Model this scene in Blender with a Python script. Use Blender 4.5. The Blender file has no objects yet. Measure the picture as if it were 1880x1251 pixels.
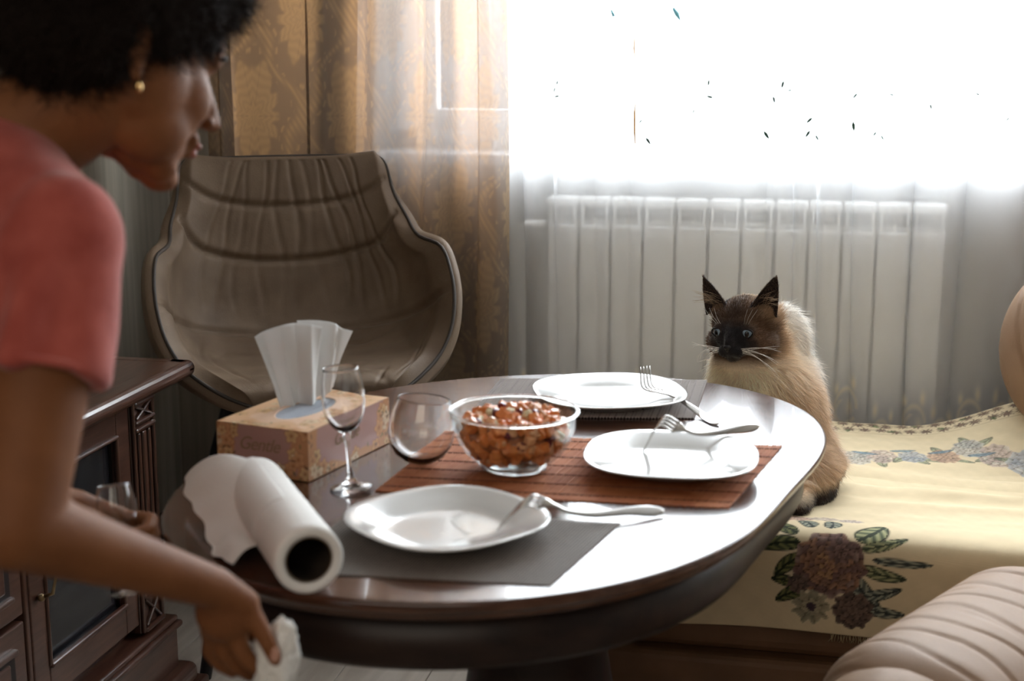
import bpy, bmesh, math, random
import numpy as np
from math import pi, sin, cos, radians, sqrt
from mathutils import Vector, Matrix, noise as mnoise

random.seed(7)
RNG = np.random.default_rng(7)
SC = bpy.context.scene
COL = SC.collection

# ------------------------------------------------------------------ camera
CAM_H, FOC, PITCH, YAW = 1.31, 2611.0, radians(11.5), radians(12)
cd = bpy.data.cameras.new('camera')
cam = bpy.data.objects.new('camera', cd)
COL.objects.link(cam)
cam.location = (0, 0, CAM_H)
cam.rotation_euler = (pi / 2 - PITCH, 0, YAW)
cd.sensor_width = 36.0
cd.lens = 36.0 * FOC / 1880.0
cd.clip_start = 0.05
cd.dof.use_dof = True
cd.dof.focus_distance = 2.70
cd.dof.aperture_fstop = 4.0
SC.camera = cam

# ------------------------------------------------------------------ world, light, exposure
w = bpy.data.worlds.new('sky')
SC.world = w
w.use_nodes = True
wn = w.node_tree.nodes
bg = wn['Background']
bg.inputs['Color'].default_value = (0.82, 0.91, 1.0, 1)
bg.inputs['Strength'].default_value = 1.0

def area(name, loc, rot, sx, sy, power, col):
    l = bpy.data.lights.new(name, 'AREA')
    l.shape = 'RECTANGLE'
    l.size, l.size_y, l.energy, l.color = sx, sy, power, col
    o = bpy.data.objects.new(name, l)
    COL.objects.link(o)
    o.location, o.rotation_euler = loc, rot
    return o

area('window_daylight', (0.35, 4.05, 1.85), (radians(-90), 0, 0), 4.2, 1.95, 420, (0.90, 0.96, 1.0))
area('sky_daylight', (0.4, 5.2, 3.6), (radians(-52), 0, 0), 4.5, 2.5, 72, (0.88, 0.95, 1.0))
area('room_fill', (-0.4, -1.2, 2.1), (radians(62), 0, radians(8)), 2.2, 1.2, 15.0, (1.0, 0.88, 0.74))  # added warm fill lamp behind the camera

SC.view_settings.view_transform = 'Standard'
SC.view_settings.look = 'None'
SC.view_settings.exposure = 0.38
SC.view_settings.gamma = 1.0
SC.view_settings.use_curve_mapping = False

# ------------------------------------------------------------------ helpers
def at(px, py, dist):
    """World point at depth dist along the camera axis for a 1880x1251 pixel."""
    u, v = (px - 940) / FOC, -(py - 625.5) / FOC
    x = u
    y = cos(PITCH) + v * sin(PITCH)
    z = -sin(PITCH) + v * cos(PITCH)
    c, s = cos(YAW), sin(YAW)
    return Vector(((c * x - s * y) * dist, (s * x + c * y) * dist, CAM_H + z * dist))

def on(px, py, z):
    d = at(px, py, 1.0) - Vector((0, 0, CAM_H))
    return Vector((0, 0, CAM_H)) + d * ((z - CAM_H) / d.z)

def tag(o, label=None, cat=None, group=None, kind=None):
    if label: o['label'] = label
    if cat: o['category'] = cat
    if group: o['group'] = group
    if kind: o['kind'] = kind
    return o

def empty(name, loc, rz=0.0, label=None, cat=None, group=None):
    o = bpy.data.objects.new(name, None)
    o.empty_display_size = 0.05
    COL.objects.link(o)
    o.location = loc
    o.rotation_euler = (0, 0, rz)
    return tag(o, label, cat, group)

def link(name, me, mat=None, parent=None, smooth=True, loc=None, rot=None, kind=None):
    o = bpy.data.objects.new(name, me)
    COL.objects.link(o)
    if mat is not None and not me.materials: me.materials.append(mat)
    if smooth and len(me.polygons):
        me.polygons.foreach_set('use_smooth', np.ones(len(me.polygons), dtype=bool))
    if parent: o.parent = parent
    if loc is not None: o.location = loc
    if rot is not None: o.rotation_euler = rot
    if kind: o['kind'] = kind
    return o

def mesh(verts, faces):
    me = bpy.data.meshes.new('m')
    me.from_pydata([tuple(map(float, v)) for v in verts], [], faces)
    me.update()
    return me

def frombm(bm):
    me = bpy.data.meshes.new('m')
    bmesh.ops.recalc_face_normals(bm, faces=bm.faces)
    bm.to_mesh(me); bm.free()
    return me

def setattr_f(me, name, arr):
    a = me.attributes.new(name, 'FLOAT', 'POINT')
    a.data.foreach_set('value', np.asarray(arr, dtype=np.float32))

def setattr_c(me, name, arr):
    a = me.attributes.new(name, 'FLOAT_COLOR', 'POINT')
    arr = np.asarray(arr, dtype=np.float32)
    a.data.foreach_set('color', np.concatenate([arr, np.ones((len(arr), 1), dtype=np.float32)], 1).ravel())

def box_into(bm, c, s, bev=0.0, seg=2, rot=None):
    r = bmesh.ops.create_cube(bm, size=1.0)
    vs = r['verts']
    bmesh.ops.scale(bm, vec=s, verts=vs)
    if bev > 0:
        es = list({e for v in vs for e in v.link_edges})
        r2 = bmesh.ops.bevel(bm, geom=es, offset=min(bev, min(s) * 0.45), segments=seg, affect='EDGES', profile=0.5)
        vs = list({v for f in r2['faces'] for v in f.verts} | {v for v in vs if v.is_valid})
        # collect the entire island
        seen = set(vs); st = list(vs)
        while st:
            v = st.pop()
            for e in v.link_edges:
                o = e.other_vert(v)
                if o not in seen: seen.add(o); st.append(o)
        vs = list(seen)
    M = Matrix.Translation(c)
    if rot is not None: M = M @ rot.to_4x4()
    bmesh.ops.transform(bm, matrix=M, verts=vs)
    return vs

def box(name, c, s, mat, parent=None, bev=0.002, seg=2, rot=None, kind=None):
    bm = bmesh.new()
    box_into(bm, (0, 0, 0), s, bev, seg, rot)
    o = link(name, frombm(bm), mat, parent, smooth=False, loc=c, kind=kind)
    return o

def lathe_vf(profile, seg=48, closed=False):
    V, Fc = [], []
    n = len(profile)
    for r, z in profile:
        for k in range(seg):
            a = 2 * pi * k / seg
            V.append((r * cos(a), r * sin(a), z))
    rng = n if closed else n - 1
    for i in range(rng):
        j = (i + 1) % n
        for k in range(seg):
            k2 = (k + 1) % seg
            Fc.append((i * seg + k, i * seg + k2, j * seg + k2, j * seg + k))
    return V, Fc

def clean(me, d=1e-5):
    bm = bmesh.new(); bm.from_mesh(me)
    bmesh.ops.remove_doubles(bm, verts=bm.verts, dist=d)
    bmesh.ops.recalc_face_normals(bm, faces=bm.faces)
    bm.to_mesh(me); bm.free(); me.update()
    return me

def lathe(profile, seg=48, closed=False):
    return clean(mesh(*lathe_vf(profile, seg, closed)))

def spline(pts, n):
    """Catmull-Rom through pts, n samples per span."""
    P = [np.array(p, float) for p in pts]
    P = [2 * P[0] - P[1]] + P + [2 * P[-1] - P[-2]]
    out = []
    for i in range(1, len(P) - 2):
        for k in range(n):
            t = k / n
            out.append(0.5 * ((2 * P[i]) + (-P[i - 1] + P[i + 1]) * t + (2 * P[i - 1] - 5 * P[i] + 4 * P[i + 1] - P[i + 2]) * t * t
                              + (-P[i - 1] + 3 * P[i] - 3 * P[i + 1] + P[i + 2]) * t ** 3))
    out.append(P[-2])
    return np.array(out)

def tube_vf(pts, rad, seg=8, off=0):
    pts = [Vector(p) for p in pts]
    n = len(pts)
    if not hasattr(rad, '__len__'): rad = [rad] * n
    V, Fc = [], []
    up = Vector((0, 0, 1))
    for i, p in enumerate(pts):
        d = (pts[min(i + 1, n - 1)] - pts[max(i - 1, 0)]).normalized()
        a = d.cross(up)
        if a.length < 0.05: a = d.cross(Vector((1, 0, 0)))
        a.normalize(); b = d.cross(a).normalized()
        for k in range(seg):
            t = 2 * pi * k / seg
            V.append(p + (a * cos(t) + b * sin(t)) * rad[i])
    for i in range(n - 1):
        for k in range(seg):
            k2 = (k + 1) % seg
            Fc.append((off + i * seg + k, off + i * seg + k2, off + (i + 1) * seg + k2, off + (i + 1) * seg + k))
    Fc.append(tuple(off + k for k in range(seg))[::-1])
    Fc.append(tuple(off + (n - 1) * seg + k for k in range(seg)))
    return V, Fc

def tube(pts, rad, seg=8):
    me = mesh(*tube_vf(pts, rad, seg))
    return clean(me, 1e-7)

def tubes(lst, seg=6):
    V, Fc = [], []
    for pts, rad in lst:
        v, f = tube_vf(pts, rad, seg, len(V))
        V += v; Fc += f
    return clean(mesh(V, Fc), 1e-7)

def grid_faces(nu, nv, wrap=False):
    """nu columns x nv rows; index = j*nu+i"""
    i = np.arange(nu if wrap else nu - 1); j = np.arange(nv - 1)
    I, J = np.meshgrid(i, j)
    I = I.ravel(); J = J.ravel(); I2 = (I + 1) % nu
    return np.stack([J * nu + I, J * nu + I2, (J + 1) * nu + I2, (J + 1) * nu + I], 1)

def npmesh(V, F):
    """fast mesh from numpy arrays; F uniform polygon size"""
    V = np.asarray(V, np.float32); F = np.asarray(F, np.int32)
    me = bpy.data.meshes.new('m')
    k = F.shape[1]
    me.vertices.add(len(V)); me.vertices.foreach_set('co', V.ravel())
    me.loops.add(F.size); me.loops.foreach_set('vertex_index', F.ravel())
    me.polygons.add(len(F))
    me.polygons.foreach_set('loop_start', np.arange(0, F.size, k, dtype=np.int32))
    me.polygons.foreach_set('loop_total', np.full(len(F), k, dtype=np.int32))
    me.update(calc_edges=True)
    me.validate()
    return me

def sheet(nu, nv, fn, thick=0.0):
    """grid sheet: fn(u, v) -> arrays x,y,z ; thickness along normals"""
    u, v = np.meshgrid(np.linspace(0, 1, nu), np.linspace(0, 1, nv))
    x, y, z = fn(u, v)
    P = np.stack([x, y, z], -1)
    F = grid_faces(nu, nv)
    if thick <= 0:
        return npmesh(P.reshape(-1, 3), F)
    du = np.gradient(P, axis=1); dv = np.gradient(P, axis=0)
    N = np.cross(du, dv); N /= (np.linalg.norm(N, axis=-1, keepdims=True) + 1e-12)
    A = (P + N * thick / 2).reshape(-1, 3); B = (P - N * thick / 2).reshape(-1, 3)
    m = len(A)
    fs = [F, F[:, ::-1] + m]
    idx = np.arange(m).reshape(nv, nu)
    for line, flip in ((idx[0], 0), (idx[-1], 1), (idx[:, 0], 1), (idx[:, -1], 0)):
        a, b = line[:-1], line[1:]
        q = np.stack([a, a + m, b + m, b], 1)
        fs.append(q if flip == 0 else q[:, ::-1])
    return npmesh(np.concatenate([A, B]), np.concatenate(fs))

def remesh(prims, voxel, smooth=4, fac=0.5, deci=None):
    """Union of simple closed shapes voxel-remeshed into one continuous surface.
    prims: ('e', center, (rx,ry,rz), Matrix3 or None) or ('c', a, b, ra, rb)"""
    bm = bmesh.new()
    for p in prims:
        if p[0] == 'e':
            M = Matrix.Translation(p[1])
            if len(p) > 3 and p[3] is not None: M = M @ p[3].to_4x4()
            M = M @ Matrix.Diagonal((*p[2], 1))
            bmesh.ops.create_icosphere(bm, subdivisions=3, radius=1.0, matrix=M)
        elif p[0] == 'c':
            a, b = Vector(p[1]), Vector(p[2])
            d = b - a
            q = d.to_track_quat('Z', 'Y').to_matrix().to_4x4()
            M = Matrix.Translation((a + b) / 2) @ q
            bmesh.ops.create_cone(bm, cap_ends=True, segments=24, radius1=p[3], radius2=p[4], depth=d.length, matrix=M)
            if len(p) <= 5:
                bmesh.ops.create_icosphere(bm, subdivisions=3, radius=p[3] * 1.0, matrix=Matrix.Translation(a))
                bmesh.ops.create_icosphere(bm, subdivisions=3, radius=p[4] * 1.0, matrix=Matrix.Translation(b))
        elif p[0] == 'm':
            tmp = p[1]; bm.from_mesh(tmp)
    me = bpy.data.meshes.new('tmp'); bm.to_mesh(me); bm.free()
    o = bpy.data.objects.new('tmp', me); COL.objects.link(o)
    m = o.modifiers.new('r', 'REMESH'); m.mode = 'VOXEL'; m.voxel_size = voxel; m.adaptivity = 0
    if smooth:
        s = o.modifiers.new('s', 'SMOOTH'); s.iterations = smooth; s.factor = fac
    dg = bpy.context.evaluated_depsgraph_get()
    out = bpy.data.meshes.new_from_object(o.evaluated_get(dg))
    bpy.data.objects.remove(o); bpy.data.meshes.remove(me)
    return out

def coords(me):
    a = np.empty(len(me.vertices) * 3, np.float32); me.vertices.foreach_get('co', a)
    return a.reshape(-1, 3)

def normals(me):
    a = np.empty(len(me.vertices) * 3, np.float32); me.vertices.foreach_get('normal', a)
    return a.reshape(-1, 3)

def setcoords(me, P):
    me.vertices.foreach_set('co', np.asarray(P, np.float32).ravel()); me.update()

def fbm(P, scale, octv=3, seed=0.0):
    """cheap smooth pseudo noise from sines, vectorised, about -1..1"""
    P = np.asarray(P, float) * scale + seed
    out = np.zeros(len(P)); amp = 1.0; tot = 0
    rs = np.random.default_rng(int(seed * 10) + 5)
    for o in range(octv):
        acc = 0
        for k in range(4):
            d = rs.normal(size=P.shape[1]); d /= np.linalg.norm(d)
            acc = acc + np.sin(P @ d * (2 ** o) * 2.2 + rs.uniform(0, 6.28))
        out += amp * acc / 2.6; tot += amp; amp *= 0.55
    return out / tot

# ------------------------------------------------------------------ materials
def new_mat(name):
    m = bpy.data.materials.new(name); m.use_nodes = True
    nt = m.node_tree
    return m, nt, nt.nodes, nt.links, nt.nodes['Principled BSDF']

def P(name, col, rough=0.5, metal=0.0, var=0.0, vscale=20.0, stretch=(1, 1, 1), bump=0.0, bscale=80.0, coat=0.0, sheen=0.0,
      spec=0.35, col2=None, crough=0.05, trans=0.0):
    m, nt, N, L, b = new_mat(name)
    b.inputs['Base Color'].default_value = (*col, 1)
    b.inputs['Roughness'].default_value = rough
    b.inputs['Metallic'].default_value = metal
    b.inputs['Specular IOR Level'].default_value = spec
    if coat:
        b.inputs['Coat Weight'].default_value = coat
        b.inputs['Coat Roughness'].default_value = crough
    if sheen:
        b.inputs['Sheen Weight'].default_value = sheen
        b.inputs['Sheen Roughness'].default_value = 0.4
    if var > 0 or col2 or bump > 0:
        tc = N.new('ShaderNodeTexCoord'); mp = N.new('ShaderNodeMapping')
        mp.inputs['Scale'].default_value = stretch
        L.new(tc.outputs['Object'], mp.inputs['Vector'])
    if var > 0 or col2:
        nz = N.new('ShaderNodeTexNoise'); nz.inputs['Scale'].default_value = vscale; nz.inputs['Detail'].default_value = 5
        L.new(mp.outputs['Vector'], nz.inputs['Vector'])
        cr = N.new('ShaderNodeValToRGB')
        c2 = col2 if col2 else tuple(min(1, c * (1 + var)) for c in col)
        c1 = col if col2 else tuple(c * (1 - var) for c in col)
        cr.color_ramp.elements[0].color = (*c1, 1); cr.color_ramp.elements[0].position = 0.35
        cr.color_ramp.elements[1].color = (*c2, 1); cr.color_ramp.elements[1].position = 0.65
        L.new(nz.outputs['Fac'], cr.inputs['Fac']); L.new(cr.outputs['Color'], b.inputs['Base Color'])
    if bump > 0:
        nb = N.new('ShaderNodeTexNoise'); nb.inputs['Scale'].default_value = bscale; nb.inputs['Detail'].default_value = 4
        L.new(mp.outputs['Vector'], nb.inputs['Vector'])
        bp = N.new('ShaderNodeBump'); bp.inputs['Strength'].default_value = bump; bp.inputs['Distance'].default_value = 0.002
        L.new(nb.outputs['Fac'], bp.inputs['Height']); L.new(bp.outputs['Normal'], b.inputs['Normal'])
    return m

def vcol_mat(name, rough=0.8, weave=0.0, wscale=900.0, sheen=0.0, attr='col', transl=0.0):
    m, nt, N, L, b = new_mat(name)
    a = N.new('ShaderNodeAttribute'); a.attribute_name = attr
    L.new(a.outputs['Color'], b.inputs['Base Color'])
    b.inputs['Roughness'].default_value = rough
    b.inputs['Specular IOR Level'].default_value = 0.25
    if sheen: b.inputs['Sheen Weight'].default_value = sheen
    if weave > 0:
        tc = N.new('ShaderNodeTexCoord')
        w1 = N.new('ShaderNodeTexWave'); w1.inputs['Scale'].default_value = wscale / 6.28; w1.bands_direction = 'X'
        w1.inputs['Distortion'].default_value = 1.0
        w2 = N.new('ShaderNodeTexWave'); w2.inputs['Scale'].default_value = wscale / 6.28; w2.bands_direction = 'Y'
        w2.inputs['Distortion'].default_value = 1.0
        L.new(tc.outputs['Object'], w1.inputs['Vector']); L.new(tc.outputs['Object'], w2.inputs['Vector'])
        ad = N.new('ShaderNodeMath'); ad.operation = 'ADD'
        L.new(w1.outputs['Fac'], ad.inputs[0]); L.new(w2.outputs['Fac'], ad.inputs[1])
        bp = N.new('ShaderNodeBump'); bp.inputs['Strength'].default_value = weave; bp.inputs['Distance'].default_value = 0.002
        L.new(ad.outputs[0], bp.inputs['Height']); L.new(bp.outputs['Normal'], b.inputs['Normal'])
    if transl > 0:
        t = N.new('ShaderNodeBsdfTranslucent'); mx = N.new('ShaderNodeMixShader'); mx.inputs[0].default_value = transl
        L.new(a.outputs['Color'], t.inputs['Color'])
        L.new(b.outputs[0], mx.inputs[1]); L.new(t.outputs[0], mx.inputs[2])
        L.new(mx.outputs[0], N['Material Output'].inputs['Surface'])
    return m

def wood(name, c1, c2, axis='x', scale=6.0, rough=0.35, coat=0.0, crough=0.05, grain=18.0, spec=0.5):
    m, nt, N, L, b = new_mat(name)
    tc = N.new('ShaderNodeTexCoord'); mp = N.new('ShaderNodeMapping')
    st = {'x': (0.12, 1, 1), 'y': (1, 0.12, 1), 'z': (1, 1, 0.12)}[axis]
    mp.inputs['Scale'].default_value = st
    L.new(tc.outputs['Object'], mp.inputs['Vector'])
    nz = N.new('ShaderNodeTexNoise'); nz.inputs['Scale'].default_value = scale * grain; nz.inputs['Detail'].default_value = 6
    nz.inputs['Distortion'].default_value = 0.6
    L.new(mp.outputs['Vector'], nz.inputs['Vector'])
    cr = N.new('ShaderNodeValToRGB')
    cr.color_ramp.elements[0].color = (*c1, 1); cr.color_ramp.elements[0].position = 0.38
    cr.color_ramp.elements[1].color = (*c2, 1); cr.color_ramp.elements[1].position = 0.68
    L.new(nz.outputs['Fac'], cr.inputs['Fac']); L.new(cr.outputs['Color'], b.inputs['Base Color'])
    b.inputs['Roughness'].default_value = rough
    b.inputs['Specular IOR Level'].default_value = spec
    b.inputs['Coat Weight'].default_value = coat; b.inputs['Coat Roughness'].default_value = crough
    bp = N.new('ShaderNodeBump'); bp.inputs['Strength'].default_value = 0.12; bp.inputs['Distance'].default_value = 0.001
    L.new(nz.outputs['Fac'], bp.inputs['Height']); L.new(bp.outputs['Normal'], b.inputs['Normal'])
    return m

def thin_glass(name, tint=(1, 1, 1), refl=0.12, rough=0.0):
    m, nt, N, L, b = new_mat(name)
    N.remove(b)
    t = N.new('ShaderNodeBsdfTransparent'); t.inputs['Color'].default_value = (*tint, 1)
    g = N.new('ShaderNodeBsdfGlossy'); g.inputs['Roughness'].default_value = rough
    lw = N.new('ShaderNodeLayerWeight'); pw = N.new('ShaderNodeMath'); pw.operation = 'POWER'; pw.inputs[1].default_value = 4.0
    f = N.new('ShaderNodeMapRange'); f.inputs['To Min'].default_value = 0.04; f.inputs['To Max'].default_value = 0.75
    L.new(lw.outputs['Facing'], pw.inputs[0]); L.new(pw.outputs[0], f.inputs['Value'])
    mx = N.new('ShaderNodeMixShader')
    L.new(f.outputs[0], mx.inputs[0]); L.new(t.outputs[0], mx.inputs[1]); L.new(g.outputs[0], mx.inputs[2])
    L.new(mx.outputs[0], N['Material Output'].inputs['Surface'])
    return m

def glass(name, tint=(1, 1, 1), ior=1.5):
    m, nt, N, L, b = new_mat(name)
    b.inputs['Base Color'].default_value = (*tint, 1); b.inputs['Roughness'].default_value = 0.0
    b.inputs['Transmission Weight'].default_value = 1.0; b.inputs['IOR'].default_value = ior
    return m

def cloth_trans(name, attr=None, col=(0.9, 0.9, 0.88), col2=None, alpha=0.5, alpha2=0.5, transl=0.6, tint=None):
    """see-through woven cloth: transparent holes, diffuse + translucent threads. attr mixes col/col2 and alpha/alpha2"""
    m, nt, N, L, b = new_mat(name)
    N.remove(b)
    d = N.new('ShaderNodeBsdfDiffuse'); t = N.new('ShaderNodeBsdfTranslucent'); tr = N.new('ShaderNodeBsdfTransparent')
    m1 = N.new('ShaderNodeMixShader'); m2 = N.new('ShaderNodeMixShader')
    m1.inputs[0].default_value = transl
    L.new(d.outputs[0], m1.inputs[1]); L.new(t.outputs[0], m1.inputs[2])
    L.new(tr.outputs[0], m2.inputs[1]); L.new(m1.outputs[0], m2.inputs[2])
    m2.inputs[0].default_value = alpha
    d.inputs['Color'].default_value = (*col, 1); t.inputs['Color'].default_value = (*col, 1)
    if attr:
        a = N.new('ShaderNodeAttribute'); a.attribute_name = attr
        cr = N.new('ShaderNodeMix'); cr.data_type = 'RGBA'
        cr.inputs[6].default_value = (*col, 1); cr.inputs[7].default_value = (*(col2 or col), 1)
        L.new(a.outputs['Fac'], cr.inputs[0])
        L.new(cr.outputs[2], d.inputs['Color']); L.new(cr.outputs[2], t.inputs['Color'])
        if tint:
            mu = N.new('ShaderNodeMix'); mu.data_type = 'RGBA'; mu.blend_type = 'MULTIPLY'; mu.inputs[0].default_value = 1.0
            mu.inputs[7].default_value = (*tint, 1); mu.clamp_result = False
            L.new(cr.outputs[2], mu.inputs[6]); L.new(mu.outputs[2], t.inputs['Color'])
        mr = N.new('ShaderNodeMapRange'); mr.inputs['To Min'].default_value = alpha; mr.inputs['To Max'].default_value = alpha2
        L.new(a.outputs['Fac'], mr.inputs['Value']); L.new(mr.outputs[0], m2.inputs[0])
    L.new(m2.outputs[0], N['Material Output'].inputs['Surface'])
    return m

# ------------------------------------------------------------------ the room
X0, X1, Y0, Y1, ZC = -1.72, 2.30, -1.70, 3.60, 2.60
WX0, WX1, WZ0, WZ1 = -1.10, 2.05, 1.05, 2.35
M_wp = P('wallpaper_taupe', (0.17, 0.145, 0.11), 0.75, var=0.0, col2=(0.27, 0.235, 0.185), vscale=26, stretch=(1, 1, 0.03), bump=0.15, bscale=60)
M_wall_in = P('wall_paint', (0.30, 0.27, 0.23), 0.8, var=0.04, vscale=8)
M_ceil = P('ceiling_paint', (0.55, 0.54, 0.52), 0.9)
M_floorbase = P('subfloor', (0.12, 0.10, 0.085), 0.8)
M_plank = wood('grey_oak_plank', (0.34, 0.285, 0.235), (0.46, 0.40, 0.34), 'y', 3.0, 0.4, grain=8)
M_white = P('white_lacquer', (0.82, 0.83, 0.84), 0.35)
M_trim = P('brown_trim', (0.10, 0.065, 0.045), 0.4, var=0.2, vscale=30)
M_pane = thin_glass('window_glass')

fl = box('floor', ((X0 + X1) / 2, (Y0 + Y1) / 2, -0.06), (X1 - X0 + .3, Y1 - Y0 + .3, 0.10), M_floorbase, bev=0)
tag(fl, kind='structure')
# the planks: length runs away from the camera
bm = bmesh.new(); box_into(bm, (0, 0, 0), (0.188, 1.19, 0.010), 0.0012, 1); plank_me = frombm(bm)
plank_me.materials.append(M_plank)
for i in range(21):
    x = X0 + 0.10 + i * 0.19
    y = -0.6 - (i * 0.43) % 1.2
    while y < Y1 - .005:
        ya, yb = max(y, -0.25), min(y + 1.2, Y1 - .005)
        y += 1.2
        if yb - ya < .05 or x > X1 - .08: continue
        o = bpy.data.objects.new('plank', plank_me); COL.objects.link(o); o.parent = fl
        o.location = (x - fl.location.x, (ya + yb) / 2 - fl.location.y, -0.005 - fl.location.z)
        o.scale = (1, (yb - ya - .003) / 1.19, 1)

def wall_with_hole():
    bm = bmesh.new()
    t = 0.20; yc = Y1 + t / 2
    for (xa, xb, za, zb) in ((X0 - .2, WX0, 0, ZC), (WX1, X1 + .2, 0, ZC), (WX0, WX1, 0, WZ0 - .0), (WX0, WX1, WZ1, ZC)):
        box_into(bm, ((xa + xb) / 2, yc, (za + zb) / 2), (xb - xa, t, zb - za))
    return frombm(bm)
tag(link('wall_back', wall_with_hole(), M_wp, smooth=False), kind='structure')
tag(box('wall_left', (X0 - .1, (Y0 + Y1) / 2, ZC / 2), (0.2, Y1 - Y0, ZC), M_wp, bev=0), kind='structure')
tag(box('wall_right', (X1 + .1, (Y0 + Y1) / 2, ZC / 2), (0.2, Y1 - Y0, ZC), M_wall_in, bev=0), kind='structure')
tag(box('wall_front', ((X0 + X1) / 2, Y0 - .1, ZC / 2), (X1 - X0 + .4, 0.2, ZC), M_wall_in, bev=0), kind='structure')
tag(box('ceiling', ((X0 + X1) / 2, (Y0 + Y1) / 2, ZC + .05), (X1 - X0 + .4, Y1 - Y0 + .4, 0.1), M_ceil, bev=0), kind='structure')
tag(box('baseboard_left', (X0 + .008, (Y0 + Y1) / 2, 0.035), (0.016, Y1 - Y0 - .02, 0.07), M_trim, bev=.004), kind='structure')
tag(box('baseboard_back', ((X0 + X1) / 2, Y1 - .008, 0.035), (X1 - X0 - .04, 0.016, 0.07), M_trim, bev=.004), kind='structure')

# window: frame, casements with panes, sill
win = empty('window_1', ((WX0 + WX1) / 2, Y1 + .1, WZ0)); tag(win, kind='structure')
wx = (WX0 + WX1) / 2
def wbar(name, xa, xb, za, zb, y=Y1 + .12, t=.07, par=win):
    return box(name, ((xa + xb) / 2 - wx, y - (Y1 + .1), (za + zb) / 2 - WZ0), (xb - xa, t, zb - za), M_white, par, bev=.004)
bm = bmesh.new()
for (xa, xb, za, zb) in ((WX0, WX0 + .06, WZ0, WZ1), (WX1 - .06, WX1, WZ0, WZ1), (WX0, WX1, WZ0, WZ0 + .06), (WX0, WX1, WZ1 - .06, WZ1)):
    box_into(bm, ((xa + xb) / 2 - wx, .02, (za + zb) / 2 - WZ0), (xb - xa, .07, zb - za), .004)
link('window_frame', frombm(bm), M_white, win, smooth=False)
nb = 3; cw = (WX1 - WX0 - .12) / nb
for i in range(nb):
    xa = WX0 + .06 + i * cw
    bm = bmesh.new()
    for (a, b, za, zb) in ((xa + .002, xa + .05, WZ0 + .06, WZ1 - .06), (xa + cw - .05, xa + cw - .002, WZ0 + .06, WZ1 - .06),
                           (xa + .05, xa + cw - .05, WZ0 + .06, WZ0 + .11), (xa + .05, xa + cw - .05, WZ1 - .11, WZ1 - .06)):
        box_into(bm, ((a + b) / 2 - wx, .02, (za + zb) / 2 - WZ0), (b - a, .05, zb - za), .004)
    sash = link('casement', frombm(bm), M_white, win, smooth=False)
    box('pane', (xa + cw / 2 - wx, .02, (WZ0 + WZ1) / 2 - WZ0), (cw - .09, .006, WZ1 - WZ0 - .20), M_pane, sash, bev=0)
box('sill', (0, -0.10, -0.006), (WX1 - WX0 + .1, 0.235, 0.028), M_white, win, bev=.008, seg=3)

# ------------------------------------------------------------------ radiator under the window
M_rad = P('white_enamel', (0.85, 0.84, 0.81), 0.35)
rad = empty('radiator', (-0.17, 3.50, 0.0), 0, 'white sectional radiator on the wall below the window sill, seen through the sheer curtain', 'radiator')
bm = bmesh.new()
box_into(bm, (0, -.022, .655), (.072, .030, .47), .006, 2)        # front fin
box_into(bm, (0, .020, .655), (.060, .020, .50), .006, 2)         # rear fin
box_into(bm, (0, 0, .655), (.012, .06, .50), .002, 1)
box_into(bm, (0, -.008, .945), (.0775, .060, .028), .010, 3)      # curved top outlet
box_into(bm, (0, .018, .915), (.05, .02, .06), .004, 1)
box_into(bm, (-.030, -.020, .910), (.006, .03, .055), .001, 1)
box_into(bm, (.030, -.020, .910), (.006, .03, .055), .001, 1)
box_into(bm, (0, 0, .885), (.0795, .04, .035), .008, 2)           # upper header
box_into(bm, (0, 0, .43), (.0795, .04, .035), .008, 2)
sec = frombm(bm); sec.materials.append(M_rad)
for i in range(12):
    o = bpy.data.objects.new('section', sec); COL.objects.link(o); o.parent = rad
    o.location = ((i - 5.5) * .0797, 0, 0)
link('supply_pipe', tube([(-.49, 0, .885), (-.535, 0, .885), (-.55, .01, .87), (-.55, .03, .5), (-.55, .03, 0.0)], .010, 10), M_rad, rad)
for s in (-.3, .3):
    box('bracket', (s, .058, .80), (.03, .075, .05), M_rad, rad)

# ------------------------------------------------------------------ curtains
# sheer: hangs in soft S folds, embroidered scrolls near the hem
M_sheer = cloth_trans('sheer_voile', 'pat', (0.93, 0.94, 0.96), (0.95, 0.87, 0.72), 0.60, 0.97, 0.45)
nu = 1500
zz = np.concatenate([np.linspace(0.02, 0.36, 12), np.linspace(0.365, 0.66, 74), np.linspace(0.68, 1.45, 40), np.linspace(1.5, 2.585, 12)])
s = np.linspace(-1.12, 1.95, nu)
fr = np.random.default_rng(3)
th = 2 * pi * s / .105 + 2.2 * np.sin(2 * pi * s / .63) + 1.4 * np.sin(2 * pi * s / .37 + 1)
damp = 0.25 + 0.75 / (1 + np.exp(-(s + 0.02) * 22)) + .5 * (s < -.62)
S, Z_ = np.meshgrid(s, zz); TH = np.broadcast_to(th, S.shape); DA = np.broadcast_to(damp, S.shape)
rel = 0.75 + 0.25 * np.sin(Z_ * 1.7 + S * 3)
lean = 0.012 * np.sin(3.1 * Z_ + S * 9)
Xc = S + DA * .021 * np.sin(2 * TH * .5 + 1.2) * rel + lean
Yc = 3.425 + DA * .024 * np.sin(TH) * rel - .012 * (1 - DA)
V = np.stack([Xc, Yc, Z_], -1).reshape(-1, 3)
me = npmesh(V, grid_faces(nu, len(zz)))
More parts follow.
